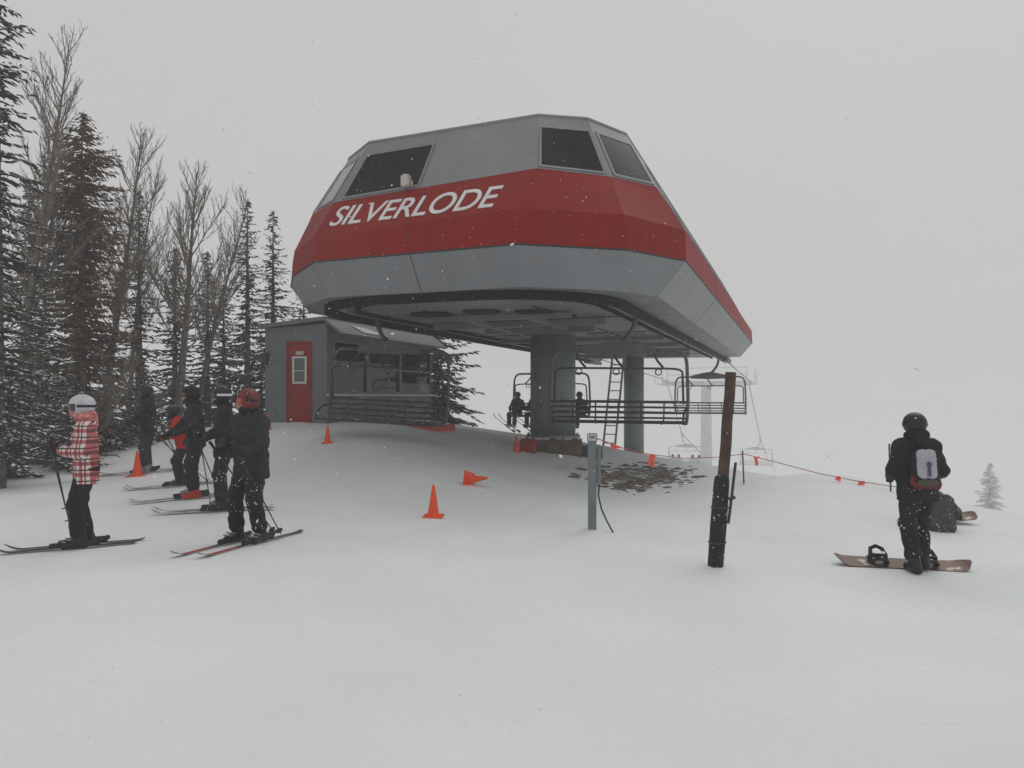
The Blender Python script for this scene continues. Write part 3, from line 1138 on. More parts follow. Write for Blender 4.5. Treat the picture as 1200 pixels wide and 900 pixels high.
# orange banner lying along the brow below the left chair
d = 20.5
x = gx(506, d)
mb = MB()
nseg = 12
vs, fs = [], []
for i in range(nseg + 1):
    u = i / nseg
    xx = -0.62 + 1.24 * u
    hh = 0.13 + 0.03 * math.sin(7 * u) + 0.02 * math.sin(17 * u)
    yy = 0.04 * math.sin(9 * u)
    vs += [(xx, yy - .04, -.06), (xx, yy - .03, hh), (xx, yy + .03, hh + .01), (xx, yy + .05, -.06)]
for i in range(nseg):
    for j in range(3):
        fs.append((4 * i + j, 4 * i + 4 + j, 4 * i + 5 + j, 4 * i + 1 + j))
fs += [(3, 2, 1, 0), (4 * nseg, 4 * nseg + 1, 4 * nseg + 2, 4 * nseg + 3)]
mb.add(vs, fs)
o = mb.build("barrier", M['coral'])
o.location = (x, d, gz(x, d) + 0.03)
tag(o, "low faded orange barrier strip lying on the brow under the left chair", "barrier")

# grey steel post with a small sign plate and a loose cable
d = 9.8
x = gx(694, d)
z = gz(x, d)
sp = empty("sign_post", (x, d, z), R(-8), "square grey steel post with a small pale box on top standing in snow", "sign post")
mb = MB()
mb.bbox((0, 0, 0.50), (0.105, 0.105, 1.24), 0.012)
mb.build("post", M['post'], sp)
mb = MB()
mb.bbox((0.0, 0, 1.16), (0.125, 0.135, 0.11), 0.012)
mb.bbox((0.085, 0.0, 0.82), (0.05, 0.07, 0.5), 0.01)
mb.build("box", M['post'], sp)
mb = MB()
mb.box((0.0, -0.0705, 1.165), (0.10, 0.008, 0.085))
pl = mb.build("plate", M['cream'], sp)
mb = MB()
mb.box((0.0, -0.0765, 1.17), (0.066, 0.006, 0.04))
mb.build("panel", M['buckle'], pl)
mb = MB()
mb.tube([(0.09, 0, 0.6), (0.08, -0.01, 0.42), (0.12, -0.04, 0.25), (0.19, -0.06, 0.10), (0.27, -0.08, -0.04)], 0.011, 6)
mb.build("cable", M['darkmetal'], sp, True)

# leaning wooden post with a black pad
d = 7.6
x = gx(840, d)
z = gz(x, d)
wp = empty("wooden_post", (x, d, z), 0, "leaning brown wooden post wrapped in black padding at its foot", "post")
lean = Vector((0.155, 0.05, 1.91))
mb = MB()
mb.tube([lean * -0.1] + [lean * (k / 8) + Vector((0.004 * math.sin(3 * k), 0.003 * math.cos(2 * k), 0)) for k in range(0, 9)], [0.056] * 4 + [0.055] * 3 + [0.053] * 3, 14)
mb.build("shaft", M['wood'], wp)
mb = MB()
mb.tube([lean * -0.08, lean * 0.0, lean * 0.2, lean * 0.42, lean * 0.455, lean * 0.47], [0.078, 0.076, 0.080, 0.076, 0.07, 0.03], 12)
po = mb.build("padding", M['pad'], wp)
for k in range(len(po.data.vertices)):
    v = po.data.vertices[k]
    v.co.x -= 0.016
    v.co.y -= 0.01
mb = MB()
for t in (0.12, 0.30):
    c = lean * t + Vector((-0.016, -0.01, 0))
    mb.tube([c + Vector((0.083 * math.cos(a), 0.083 * math.sin(a), 0)) for a in [2 * math.pi * i / 14 for i in range(15)]], 0.009, 5, cap=False)
mb.build("strap", M['darkmetal'], po)
mb = MB()
mb.tube([(0.10, -0.05, 0.42), (0.135, -0.05, 0.70), (0.175, -0.04, 1.02)], 0.014, 6)
mb.tube([(0.105, -0.05, 0.66), (0.165, -0.055, 0.68)], 0.02, 6)
mb.build("hook_rod", M['darkmetal'], wp)

# rope line with ribbons
rl = empty("rope_line", (0, 0, 0), 0, "thin sagging rope with orange ribbons closing off the slope behind the posts", "rope line")
rp_ = []


def P3(px, py, d):
    return Vector((gx(px, d), d, CAMZ + (HOR - py) / F * d))


kn = [P3(700, 514, 9.85), P3(735, 527, 12), P3(765, 533, 14.5), P3(800, 537, 15), P3(838, 536, 15), P3(872, 532, 14.8),
      P3(915, 543, 14.5), P3(960, 555, 14.2), P3(1000, 563, 14), P3(1046, 570, 13.8), P3(1100, 574, 13.5)]
mb = MB()
mb.tube(kn, 0.008, 6)
mb.build("rope", M['rope'], rl, True)
rng = random.Random(4)
for (px, py, d, hgt) in ((765, 533, 14.5, 0.22), (888, 536, 14.65, 0.14), (982, 559, 14.1, 0.08), (1010, 564.5, 13.95, 0.07), (718, 522, 11, 0.05)):
    c = P3(px, py, d)
    mb = MB()
    for k in range(3):
        a = rng.uniform(-.5, .5)
        p = c + Vector((rng.uniform(-.05, .05), rng.uniform(-.02, .02), 0))
        wv = Vector((math.cos(a) * .03, math.sin(a) * .03, 0))
        e = p + Vector((rng.uniform(-.05, .05), rng.uniform(-.03, .03), -hgt * rng.uniform(.7, 1.2)))
        mb.slab([p - wv, p + wv, e + wv, e - wv], 0.004)
    mb.tube([c + Vector((-.035, 0, 0)), c + Vector((.035, 0, 0))], 0.016, 6)
    mb.build("ribbon", M['pink'], rl)
for (px, d) in ((872, 14.8), (1044, 13.8)):
    x = gx(px, d)
    z0 = gz(x, d)
    tp = CAMZ + (HOR - (520 if px > 1000 else 528)) / F * d
    mb = MB()
    mb.tube([(x, d, z0 - .1), (x - .03, d, tp)], 0.016 if px > 1000 else 0.014, 6)
    mb.build("stake", M['wood'], rl)
# exposed dirt and stones in front of the rear column
rng = random.Random(11)
mb = MB()
ICO = None


def rock(c, r, sq):
    n1, n2 = 7, 4
    vs, fs = [], []
    for i in range(n2 + 1):
        ph = math.pi * i / n2
        for j in range(n1):
            a = 2 * math.pi * j / n1
            k = rng.uniform(.75, 1.2)
            vs.append((c[0] + r[0] * k * math.sin(ph) * math.cos(a), c[1] + r[1] * k * math.sin(ph) * math.sin(a), c[2] + sq * math.cos(ph) * rng.uniform(.7, 1.2)))
    for i in range(n2):
        for j in range(n1):
            fs.append((i * n1 + j, (i + 1) * n1 + j, (i + 1) * n1 + (j + 1) % n1, i * n1 + (j + 1) % n1))
    mb.add(vs, fs)


for k in range(650):
    px = rng.gauss(750, 26)
    d = 17.6 + rng.gauss(0, 1.1) + (px - 750) * 0.012
    x = gx(px, d)
    s_ = rng.uniform(.02, .11)
    rock((x, d, gz(x, d) - 0.005), (s_ * rng.uniform(.8, 1.9), s_ * rng.uniform(.6, 1.2)), s_ * rng.uniform(.3, .65))
gxn, gyn = 60, 40
vs, fs = [], []
for j in range(gyn + 1):
    for i in range(gxn + 1):
        x = 2.85 + (i / gxn - .5) * 3.0
        y = 17.7 + (j / gyn - .5) * 4.2
        rr = math.hypot((x - 2.85) / 1.25, (y - 17.7) / 1.75)
        nn_ = math.sin(5.1 * x + 2 * math.sin(3.3 * y)) * math.sin(4.3 * y + 1.5 * math.sin(4 * x)) + .6 * math.sin(11 * x + 3 * math.sin(5 * y)) * math.sin(9 * y) + rng.uniform(-.5, .5)
        vs.append((x, y, gz(x, y) + .022 * nn_ + .03 - .075 * rr))
for j in range(gyn):
    for i in range(gxn):
        a_ = j * (gxn + 1) + i
        fs.append((a_, a_ + 1, a_ + gxn + 2, a_ + gxn + 1))
mb.add(vs, fs)
tag(mb.build("rubble", M['rock']), "brown dirt and stones showing through the snow", "rubble", kind="stuff")


# ------------------------------------------------------------------ trees
def conifer(px, d, top, Rb, label, m, seed, name="spruce_tree", dens=1.0, group=None, blunt=0.0, bare=0.06, lean=0.0, cat="conifer tree", droop=0.35, sz=0.86, hgt=None):
    rg = np.random.default_rng(seed)
    x = gx(px, d)
    z0 = gz(x, d) - 0.1
    H = hgt or (CAMZ + (HOR - top) / F * d - z0)
    root = empty(name, (x, d, z0), 0, label, cat, group)
    tr = MB()
    r0 = 0.012 * H + 0.05
    tr.tube([(lean * t * H, 0, t * H) for t in np.linspace(0, 1, 9)], [r0 * (1 - 0.95 * t) for t in np.linspace(0, 1, 9)], 8)
    tr.build("trunk", M['bark'], root, True)
    base, tip, wid = [], [], []
    nb = int(H / 0.21 * 7.2 * dens)
    for k in range(nb):
        t = bare + (1 - bare) * (k + rg.uniform(0, 1)) / nb
        prof = (1 - t) ** 0.8 * (1 - blunt) + blunt * min(1, (1 - t) * 6) ** 0.7
        L = (Rb * prof + 0.10) * rg.uniform(0.55, 1.2)
        az = rg.uniform(0, 2 * math.pi)
        dirh = np.array([math.cos(az), math.sin(az), 0])
        side = np.array([-math.sin(az), math.cos(az), 0])
        org = np.array([lean * t * H, 0, t * H])
        dr = droop * (1.25 - t) + rg.normal(0, 0.1)
        nt = max(4, int(L / 0.075 / sz))
        for j in range(nt):
            u = (j + rg.uniform(0.3, 1)) / nt
            zoff = 0.12 * L * u - dr * L * u ** 1.4 + 0.12 * L * u ** 4
            p = org + dirh * L * u + np.array([0, 0, zoff])
            sw = rg.choice([-1, 1])
            spread = (1 - u) * 0.5 + 0.22
            ln = (0.14 + 0.20 * rg.uniform()) * (0.7 + 0.5 * (1 - u)) * min(1.3, 0.6 + L * 0.45) * sz
            dv = dirh * rg.uniform(0.45, 0.9) + side * sw * spread * rg.uniform(.5, 1.3) + np.array([0, 0, rg.uniform(-0.6, -0.02)])
            dv /= np.linalg.norm(dv)
            base.append(p - dv * ln * 0.25 + side * sw * rg.uniform(0, 0.22) * L * (1 - u) * u * 1.6)
            tip.append(base[-1] + dv * ln)
            wid.append(ln * rg.uniform(0.15, 0.26))
    # leader
    for k in range(12):
        zz = H * (1 - 0.05 * rg.uniform())
        p = np.array([lean * zz, 0, zz])
        a = rg.uniform(0, 6.28)
        base.append(p)
        tip.append(p + np.array([math.cos(a) * .07, math.sin(a) * .07, .12]))
        wid.append(.02)
    B, T, Wd = np.array(base), np.array(tip), np.array(wid)[:, None]
    D = T - B
    D /= np.linalg.norm(D, axis=1, keepdims=True)
    S = np.cross(D, np.array([0, 0, 1.0]))
    S /= np.maximum(np.linalg.norm(S, axis=1, keepdims=True), 1e-6)
    U = np.cross(S, D)
    Mid = B * 0.58 + T * 0.42
    V = np.stack([B, Mid + S * Wd, Mid + U * Wd * 0.55, Mid - S * Wd, Mid - U * Wd * 0.55, T], 1).reshape(-1, 3)
    n = len(B)
    fl = np.array([(0, 2, 1), (0, 3, 2), (0, 4, 3), (0, 1, 4), (5, 1, 2), (5, 2, 3), (5, 3, 4), (5, 4, 1)])
    Fc = (np.arange(n)[:, None, None] * 6 + fl[None]).reshape(-1, 3)
    me = bpy.data.meshes.new("crown")
    me.vertices.add(len(V))
    me.vertices.foreach_set("co", V.ravel())
    me.loops.add(Fc.size)
    me.loops.foreach_set("vertex_index", Fc.ravel().astype(np.int32))
    me.polygons.add(len(Fc))
    me.polygons.foreach_set("loop_start", np.arange(0, Fc.size, 3, dtype=np.int32))
    me.update(calc_edges=True)
    me.validate()
    me.materials.append(m)
    o = bpy.data.objects.new("crown", me)
    COL.objects.link(o)
    o.parent = root
    return root


def bare_tree(px, d, tpx, tpy, label, seed, r0=0.11, name="aspen_tree", group=None, first=0.32, dens=1.0, cat="bare tree"):
    rg = random.Random(seed)
    x = gx(px, d)
    z0 = gz(x, d) - 0.1
    H = CAMZ + (HOR - tpy) / F * d - z0
    top = Vector((gx(tpx, d) - x, rg.uniform(-.4, .4), H))
    root = empty(name, (x, d, z0), 0, label, cat, group)
    tr, cr = MB(), MB()
    N = 14
    w1, w2 = rg.uniform(0, 6), rg.uniform(0, 6)

    def trunk(t):
        return Vector((top.x * t ** 1.25 + 0.09 * math.sin(4.0 * t + w1) * t, top.y * t + 0.09 * math.sin(3.3 * t + w2) * t, H * t))
    tr.tube([trunk(k / N) for k in range(N + 1)], [r0 * (1 - 0.93 * (k / N)) for k in range(N + 1)], 8)

    def grow(p, dv, L, r, lvl):
        k = 4
        pts = [p]
        dd = dv.copy()
        for i in range(k):
            dd = (dd + Vector((rg.uniform(-.13, .13), rg.uniform(-.13, .13), 0.10 + rg.uniform(-.06, .1)))).normalized()
            pts.append(pts[-1] + dd * L / k)
        cr.tube(pts, [r * (1 - 0.65 * i / k) for i in range(k + 1)], 5 if lvl == 0 else 3, cap=False)
        if lvl < 2:
            nk = int((L / 0.11 if lvl == 0 else L / 0.10) * dens)
            for i in range(nk):
                u = 0.22 + 0.78 * (i + rg.random()) / max(1, nk)
                q_ = pts[min(k - 1, int(u * k))].lerp(pts[min(k, int(u * k) + 1)], u * k - int(u * k))
                ax = Vector((rg.uniform(-1, 1), rg.uniform(-1, 1), rg.uniform(-.3, .6)))
                ndv = (dd * 1.0 + ax * 0.75).normalized()
                grow(q_, ndv, L * (0.42 if lvl == 0 else 0.45) * rg.uniform(.6, 1.1) * (1.15 - 0.5 * u), max(r * 0.5, 0.0058), lvl + 1)
    nb = int(H * 6.0 * dens)
    for k in range(nb):
        t = first + (0.985 - first) * (k + rg.random()) / nb
        a = rg.uniform(0, 2 * math.pi)
        out = (1 - t) ** 0.6
        dv = Vector((math.cos(a) * 0.72, math.sin(a) * 0.72, 0.62 + 0.5 * t)).normalized()
        grow(trunk(t), dv, (0.45 + 2.0 * out) * rg.uniform(.5, 1.15), 0.030 * (1 - 0.65 * t) * (r0 / 0.11), 0)
    tr.build("trunk", M['bark'], root, True)
    cr.build("crown", M['twig'], root, True)
    return root


GT = "conifers along the left edge of the run"
GA = "bare trees along the left edge of the run"
S_, N_, B_ = M['needle_snow'], M['needle'], M['needle_brown']
conifer(-6, 13.6, -150, 1.25, "tall snowy spruce cut off by the left edge of the picture", S_, 1, group=GT, droop=0.45)
conifer(96, 18.5, 134, 1.25, "tall browned dense spruce with a blunt top", B_, 2, group=GT, blunt=0.5, dens=2.0, droop=0.3)
conifer(163, 22.5, 226, 0.95, "thin dark spruce just right of the browned one", N_, 3, group=GT)
conifer(205, 22.0, 292, 0.95, "dark narrow spruce behind the thick pale aspen trunk", N_, 4, group=GT, dens=1.2)
conifer(243, 23.5, 296, 0.95, "dark spruce next to the leaning aspen", N_, 5, group=GT)
conifer(290, 24.5, 236, 1.05, "left one of two pointed dark spruces beside the hut", N_, 6, group=GT, droop=0.3)
conifer(320, 25.5, 249, 1.15, "right one of two pointed dark spruces beside the hut", N_, 7, group=GT, droop=0.3)
conifer(356, 27.5, 325, 1.35, "spruce showing above the hut roof under the terminal", N_, 8, group=GT)
conifer(512, 29.5, 305, 1.95, "snowy spruce with long drooping branches behind the right end of the hut", M['needle_snow'], 9, droop=0.4, sz=1.1, bare=0.02, dens=1.4)
low = [(14, 15.0, 425, .95, "snow-laden young fir at the far left edge near the plaid skier"),
       (52, 17.0, 325, 1.1, "snowy fir rising behind the plaid skier's helmet"),
       (78, 16.2, 430, .9, "short snowy fir directly behind the plaid skier's back"),
       (128, 18.8, 385, 1.15, "bushy snowy fir between the plaid skier and the farthest skier"),
       (168, 20.0, 425, 1.05, "low snowy fir behind the farthest skier's head"),
       (262, 25.5, 335, 1.1, "snow-dusted fir between the leaning aspen and the pointed spruces"),
       (306, 25.0, 395, 1.0, "low fir at the foot of the two pointed spruces"),
       (34, 22.0, 215, 1.2, "tall dark fir behind the first bare aspen"),
       (-30, 20.0, 150, 1.3, "dark fir beyond the left edge of the picture")]
for k, (px, d, tp, rb, lab) in enumerate(low):
    conifer(px, d, tp, rb, lab, S_ if k < 7 else N_, 30 + k, "fir_tree", group=GT, bare=0.02, droop=0.42, dens=1.15)
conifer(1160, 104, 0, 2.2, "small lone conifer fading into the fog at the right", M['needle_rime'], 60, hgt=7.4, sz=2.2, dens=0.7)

bare_tree(18, 17.6, 86, 52, "tall bare aspen leaning right at the left of the group", 1, 0.12, group=GA, dens=1.0)
bare_tree(118, 20.5, 160, 152, "bare aspen right of the browned spruce", 2, 0.11, group=GA)
bare_tree(150, 23.5, 186, 205, "thin bare aspen behind the thin dark spruce", 3, 0.085, group=GA)
bare_tree(207, 20.5, 240, 205, "bare aspen with the thickest pale trunk right of centre of the group", 4, 0.13, group=GA)
bare_tree(230, 22.5, 286, 232, "bare aspen leaning right towards the pointed spruces", 5, 0.09, group=GA)
bare_tree(42, 20.5, 62, 150, "slim bare aspen between the first aspen and the browned spruce", 6, 0.075, group=GA)
bare_tree(112, 17.6, 122, 470, "leafless shrub behind the plaid skier", 7, 0.03, "shrub", "leafless shrubs at the snow edge", 0.05, 1.0, "shrub")
bare_tree(150, 18.8, 148, 482, "leafless shrub beside the farthest skier", 8, 0.03, "shrub", "leafless shrubs at the snow edge", 0.05, 1.0, "shrub")
bare_tree(88, 16.8, 80, 490, "lowest leafless shrub left of the plaid skier's back", 9, 0.03, "shrub", "leafless shrubs at the snow edge", 0.05, 1.0, "shrub")


# ------------------------------------------------------------------ people: signed-distance bodies meshed with surface nets
def surface_net(f, lo, h):
    nx, ny, nz = f.shape
    s = f < 0
    acc = np.zeros((nx - 1, ny - 1, nz - 1, 3))
    cnt = np.zeros((nx - 1, ny - 1, nz - 1))
    cor = [(i, j, k) for i in (0, 1) for j in (0, 1) for k in (0, 1)]

    def sub(a, c):
        return a[c[0]:nx - 1 + c[0], c[1]:ny - 1 + c[1], c[2]:nz - 1 + c[2]]
    for a in cor:
        for ax in range(3):
            if a[ax] == 0:
                b = list(a)
                b[ax] = 1
                fa, fb = sub(f, a), sub(f, b)
                m = sub(s, a) != sub(s, b)
                t = np.where(m, fa / np.where(m, fa - fb, 1), 0)
                for q_ in range(3):
                    acc[..., q_] += np.where(m, a[q_] + (t if q_ == ax else 0), 0)
                cnt += m
    act = cnt > 0
    ids = -np.ones(act.shape, int)
    ids[act] = np.arange(act.sum())
    ii = np.argwhere(act)
    v = (ii + acc[act] / cnt[act][:, None]) * h + lo
    faces = []
    for ax in range(3):
        o1, o2 = [(1, 2), (2, 0), (0, 1)][ax]
        sl = [slice(None)] * 3
        sh = [slice(None)] * 3
        sl[ax], sh[ax] = slice(0, -1), slice(1, None)
        ed = s[tuple(sl)] != s[tuple(sh)]
        e = np.argwhere(ed)
        if not len(e):
            continue
        ok = (e[:, o1] > 0) & (e[:, o2] > 0) & (e[:, o1] < f.shape[o1] - 1) & (e[:, o2] < f.shape[o2] - 1)
        e = e[ok]
        ins_ = s[tuple(e.T)]

        def cell(d1, d2):
            c = e.copy()
            c[:, o1] -= d1
            c[:, o2] -= d2
            return ids[tuple(c.T)]
        qd = np.stack([cell(1, 1), cell(0, 1), cell(0, 0), cell(1, 0)], 1)
        qd[~ins_] = qd[~ins_][:, ::-1]
        faces.append(qd)
    return v, np.concatenate(faces)


class SDF:
    """smooth union of tapered capsules, with cuts"""

    def __init__(self, k=0.03):
        self.p, self.k, self.cut, self.wr, self.ell = [], k, [], 0.0, []

    def cap(self, a, b, ra, rb=None):
        self.p.append((np.array(a, float), np.array(b, float), ra, ra if rb is None else rb))
        return self

    def ball(self, c, r):
        self.ell.append((np.array(c, float), np.array(r if hasattr(r, '__len__') else (r, r, r), float)))
        return self

    def mesh(self, name, m, parent, h=0.018):
        lo = np.min([np.minimum(a - ra, b - rb) for a, b, ra, rb in self.p] + [c - r for c, r in self.ell], 0) - 0.05
        hi = np.max([np.maximum(a + ra, b + rb) for a, b, ra, rb in self.p] + [c + r for c, r in self.ell], 0) + 0.05
        n = np.ceil((hi - lo) / h).astype(int) + 1
        X = np.stack(np.meshgrid(*[lo[i] + h * np.arange(n[i]) for i in range(3)], indexing='ij'), -1)
        d = None
        for a, b, ra, rb in self.p:
            ba = b - a
            L = max(ba @ ba, 1e-9)
            t = np.clip(((X - a) @ ba) / L, 0, 1)
            e = np.linalg.norm(X - a - t[..., None] * ba, axis=-1) - (ra + (rb - ra) * t)
            d = e if d is None else self.smin(d, e)
        for c, r in self.ell:
            e = (np.linalg.norm((X - c) / r, axis=-1) - 1) * r.min()
            d = e if d is None else self.smin(d, e)
        if self.wr:
            x, y, z = X[..., 0], X[..., 1], X[..., 2]
            d = d + self.wr * (np.sin(34 * z + 4 * np.sin(11 * x + 2) + 3 * np.sin(9 * y)) * np.sin(7 * x - 9 * y + 5 * z) + 0.6 * np.sin(52 * z + 23 * x + 5 * np.sin(13 * y)))
        for fn in self.cut:
            d = np.maximum(d, fn(X))
        v, fc = surface_net(d, lo, h)
        me = bpy.data.meshes.new(name)
        me.from_pydata(v.tolist(), [], fc.tolist())
        me.polygons.foreach_set("use_smooth", [True] * len(me.polygons))
        me.materials.append(m)
        o = bpy.data.objects.new(name, me)
        COL.objects.link(o)
        if parent:
            o.parent = parent
        return o

    def smin(self, a, b):
        k = self.k
        hh = np.clip(0.5 + 0.5 * (b - a) / k, 0, 1)
        return b + (a - b) * hh - k * hh * (1 - hh)


def ik(a, b, l1, l2, bend):
    a, b = np.array(a, float), np.array(b, float)
    d = b - a
    L = np.linalg.norm(d)
    L2 = min(L, (l1 + l2) * 0.999)
    d = d / L
    b = a + d * L2
    x = (l1 ** 2 - l2 ** 2 + L2 ** 2) / (2 * L2)
    hgt = math.sqrt(max(0, l1 ** 2 - x ** 2))
    bend = np.array(bend, float)
    bend = bend - d * (bend @ d)
    bend /= max(np.linalg.norm(bend), 1e-6)
    return a + d * x + bend * hgt, b


def person(loc, rz, label, top='black', legs='black', boots='blackplastic', helmet='blackplastic', lens='lens', gloves='black',
           hands=((-.24, -.26, 1.02), (.24, -.26, 1.02)), feet=((-.11, -.02, .13), (.11, -.02, .13)), pelvis=(0, .03, .945), lean=(0, -.03, 0),
           size=1.0, head_yaw=0.0, head_pitch=0.0, hood=None, hem=0.80, group=None, ski_boots=True, seated=False, res=1.0, strap='blackplastic',
           gaiter=True, bend=None, bulk=1.0):
    """Local frame: the figure faces -y, its right hand is at -x.  z = 0 is the ground under its soles."""
    A = np.array
    P = A(pelvis, float)
    ch = P + A((0, 0, .33)) + A(lean) * 0.75
    sh = P + A((0, 0, .47)) + A(lean)
    nk = sh + A((0, -.005, .07)) + A(lean) * 0.12
    hd = nk + A((0, -.025 + lean[1] * .25, .13))
    hip = [P + A((s * .085, 0, -.03)) for s in (-1, 1)]
    shl = [sh + A((s * .175, 0.005, -.02)) for s in (-1, 1)]
    kn, an, el, ha = [], [], [], []
    for i, s in enumerate((-1, 1)):
        k_, a_ = ik(hip[i], A(feet[i], float), .398, .398, (s * .12, -1, 0.15))
        kn.append(k_)
        an.append(a_)
        e_, h_ = ik(shl[i], A(hands[i], float), .29, .27, bend[i] if bend else (s * .7, .6, -.5))
        el.append(e_)
        ha.append(h_)
    B = bulk
    body = SDF(.03)
    for i in (0, 1):
        body.cap(hip[i], kn[i], .075, .05).cap(kn[i], an[i], .05, .038).cap(shl[i], el[i], .045, .036).cap(el[i], ha[i], .036, .026)
        body.cap(P + A(((i - .5) * .1, 0, 0)), ch + A(((i - .5) * .12, 0, 0)), .085, .095)
    body.cap(ch, sh, .10, .08).cap(shl[0], shl[1], .05).cap(sh, nk, .06, .055).cap(nk, hd, .055, .06)
    cy, sy_ = math.cos(head_yaw), math.sin(head_yaw)

    def hp(x, y, z):                      # head-local to body-local
        y2, z2 = y * math.cos(head_pitch) - z * math.sin(head_pitch), y * math.sin(head_pitch) + z * math.cos(head_pitch)
        return hd + A((x * cy - y2 * sy_, x * sy_ + y2 * cy, z2))
    body.ball(hp(0, .012, .02), (.082, .10, .105))
    body.cap(hp(0, -.03, -.045), hp(0, -.06, -.08), .062, .038)
    body.cap(hp(0, -.092, .0), hp(0, -.112, -.03), .012, .017)
    for s in (-1, 1):
        body.cap(hp(s * .084, .01, .01), hp(s * .086, .012, -.03), .016, .012)
        body.cap(hp(s * .03, -.085, -.055), hp(0, -.094, -.058), .010)
    bo = body.mesh("person", M['skin'], None, .018 * res)
    bo.location = loc
    bo.rotation_euler = (0, 0, rz)
    bo.scale = (size,) * 3
    tag(bo, label, "person", group)
    # trousers
    t = SDF(.05)
    t.wr = .006
    for i in (0, 1):
        low = an[i] + (kn[i] - an[i]) * 0.18
        t.cap(hip[i], kn[i], .115 * B, .085 * B).cap(kn[i], low, .086 * B, .088 * B)
    t.cap(hip[0], hip[1], .12 * B).cap(P, P + A((0, 0, .09)), .125 * B)
    t.mesh("trousers", M[legs], bo, .018 * res)
    # jacket
    j = SDF(.05)
    j.wr = .0065
    for s in (-1, 1):
        j.cap(P + A((s * .085 * B, 0, -.20 if not seated else .02)), ch + A((s * .085 * B, 0, 0)), .132 * B if not seated else .128 * B, .128 * B)
        j.cap(ch + A((s * .085 * B, 0, 0)), sh + A((s * .10, 0, -.03)), .125 * B, .085)
    for i in (0, 1):
        j.cap(shl[i], el[i], .080 * B, .066 * B).cap(el[i], ha[i] + (el[i] - ha[i]) * .14, .066 * B, .052 * B)
    j.cap(shl[0], shl[1], .075).cap(sh, nk + A((0, 0, -.02)), .095, .082)
    j.cap(nk + A((-.03, .07, .0)), nk + A((.03, .07, .0)), .062)
    if not seated:
        zc = P[2] + (hem - .93)
        j.cut.append(lambda X: zc + .006 * np.sin(25 * X[..., 0]) - X[..., 2])
    j.mesh("jacket", M[top], bo, .017 * res)
    if hood:
        hb_ = SDF(.04)
        hb_.cap(nk + A((-.06, .06, .03)), nk + A((.06, .06, .03)), .062).cap(nk + A((-.08, -.02, .03)), nk + A((-.05, .07, .05)), .045).cap(nk + A((.08, -.02, .03)), nk + A((.05, .07, .05)), .045)
        hb_.cap(nk + A((0, .09, -.06)), nk + A((0, .08, .03)), .06)
        hb_.mesh("hood", M[hood], bo, .015 * res)
    if gaiter:
        g = SDF(.03)
        g.cap(hp(0, -.02, -.075), hp(0, -.045, -.075), .075, .06).cap(nk, hp(0, 0, -.07), .075, .07)
        g.mesh("neck_gaiter", M['black'] if not hood else M[hood], bo, .013 * res)
    # helmet, goggles
    inv = lambda X: np.stack([(X - hd)[..., 0] * cy + (X - hd)[..., 1] * sy_,
                              (-(X - hd)[..., 0] * sy_ + (X - hd)[..., 1] * cy) * math.cos(head_pitch) + (X - hd)[..., 2] * math.sin(head_pitch),
                              -(-(X - hd)[..., 0] * sy_ + (X - hd)[..., 1] * cy) * math.sin(head_pitch) + (X - hd)[..., 2] * math.cos(head_pitch)], -1)
    hm = SDF(.02)
    hm.ball(hp(0, .015, .03), (.122, .142, .128))

    def hcut(X):
        q_ = inv(X)
        a_ = (-.02 - .55 * np.clip(q_[..., 1], -.2, .04) * 1.0 - .03) - q_[..., 2]
        face = np.minimum(np.minimum(.045 - q_[..., 2], -(q_[..., 1] + .055)), .10 - np.abs(q_[..., 0]))
        return np.maximum(np.maximum(-.085 - q_[..., 2], face), -1)
    hm.cut.append(hcut)
    ho = hm.mesh("helmet", M[helmet], bo, .010 * res)
    gg = SDF(.02)
    gg.ball(hp(0, .005, .012), (.115, .132, .12))
    gg.cut.append(lambda X: np.maximum(np.maximum(inv(X)[..., 1] + .06, np.abs(inv(X)[..., 2] - .012) - .042), np.abs(inv(X)[..., 0]) - .088))
    go_ = gg.mesh("goggles", M[lens], bo, .009 * res)
    st = SDF(.02)
    st.ball(hp(0, .015, .02), (.127, .147, .13))
    st.cut.append(lambda X: np.maximum(np.abs(inv(X)[..., 2] - .022) - .017, -inv(X)[..., 1] - .045))
    st.mesh("goggle_strap", M[strap], go_, .008 * res)
    # gloves: palm, four fingers curled on a grip, thumb against them
    for i, s in enumerate((-1, 1)):
        fd = ha[i] - el[i]
        fd /= np.linalg.norm(fd)
        ax = A((0, 0, 1.0)) - fd * fd[2]
        ax = ax / np.linalg.norm(ax) if np.linalg.norm(ax) > .2 else A((0, -1.0, 0))
        sd = np.cross(ax, fd) * s
        gl = SDF(.012)
        w = ha[i]
        gl.cap(w - fd * .05, w + fd * .01, .043, .036)
        gl.cap(w + fd * .02 - ax * .022, w + fd * .055 - ax * .025, .026).cap(w + fd * .02 + ax * .022, w + fd * .055 + ax * .025, .026)
        cen = w + fd * .075 - sd * .02
        for q_, (off, ext, rr_) in enumerate(((.034, 3.1, .0135), (.012, 3.5, .0140), (-.011, 3.4, .0135), (-.033, 2.9, .0115))):
            prev = None
            for e_ in range(5):
                a_ = -.4 + ext * e_ / 4
                pt = cen + ax * off + (sd * math.cos(a_) + fd * math.sin(a_)) * .034
                if prev is not None:
                    gl.cap(prev, pt, rr_ * (1.05 - .05 * e_))
                prev = pt
        th0 = w + fd * .015 + ax * .032
        th1 = w + fd * .05 + ax * .058 - sd * .022
        th2 = w + fd * .085 + ax * .052 - sd * .045
        gl.cap(th0, th1, .018, .016).cap(th1, th2, .016, .013)
        gl.mesh("glove", M[gloves], bo, .010 * max(1, res * .9))
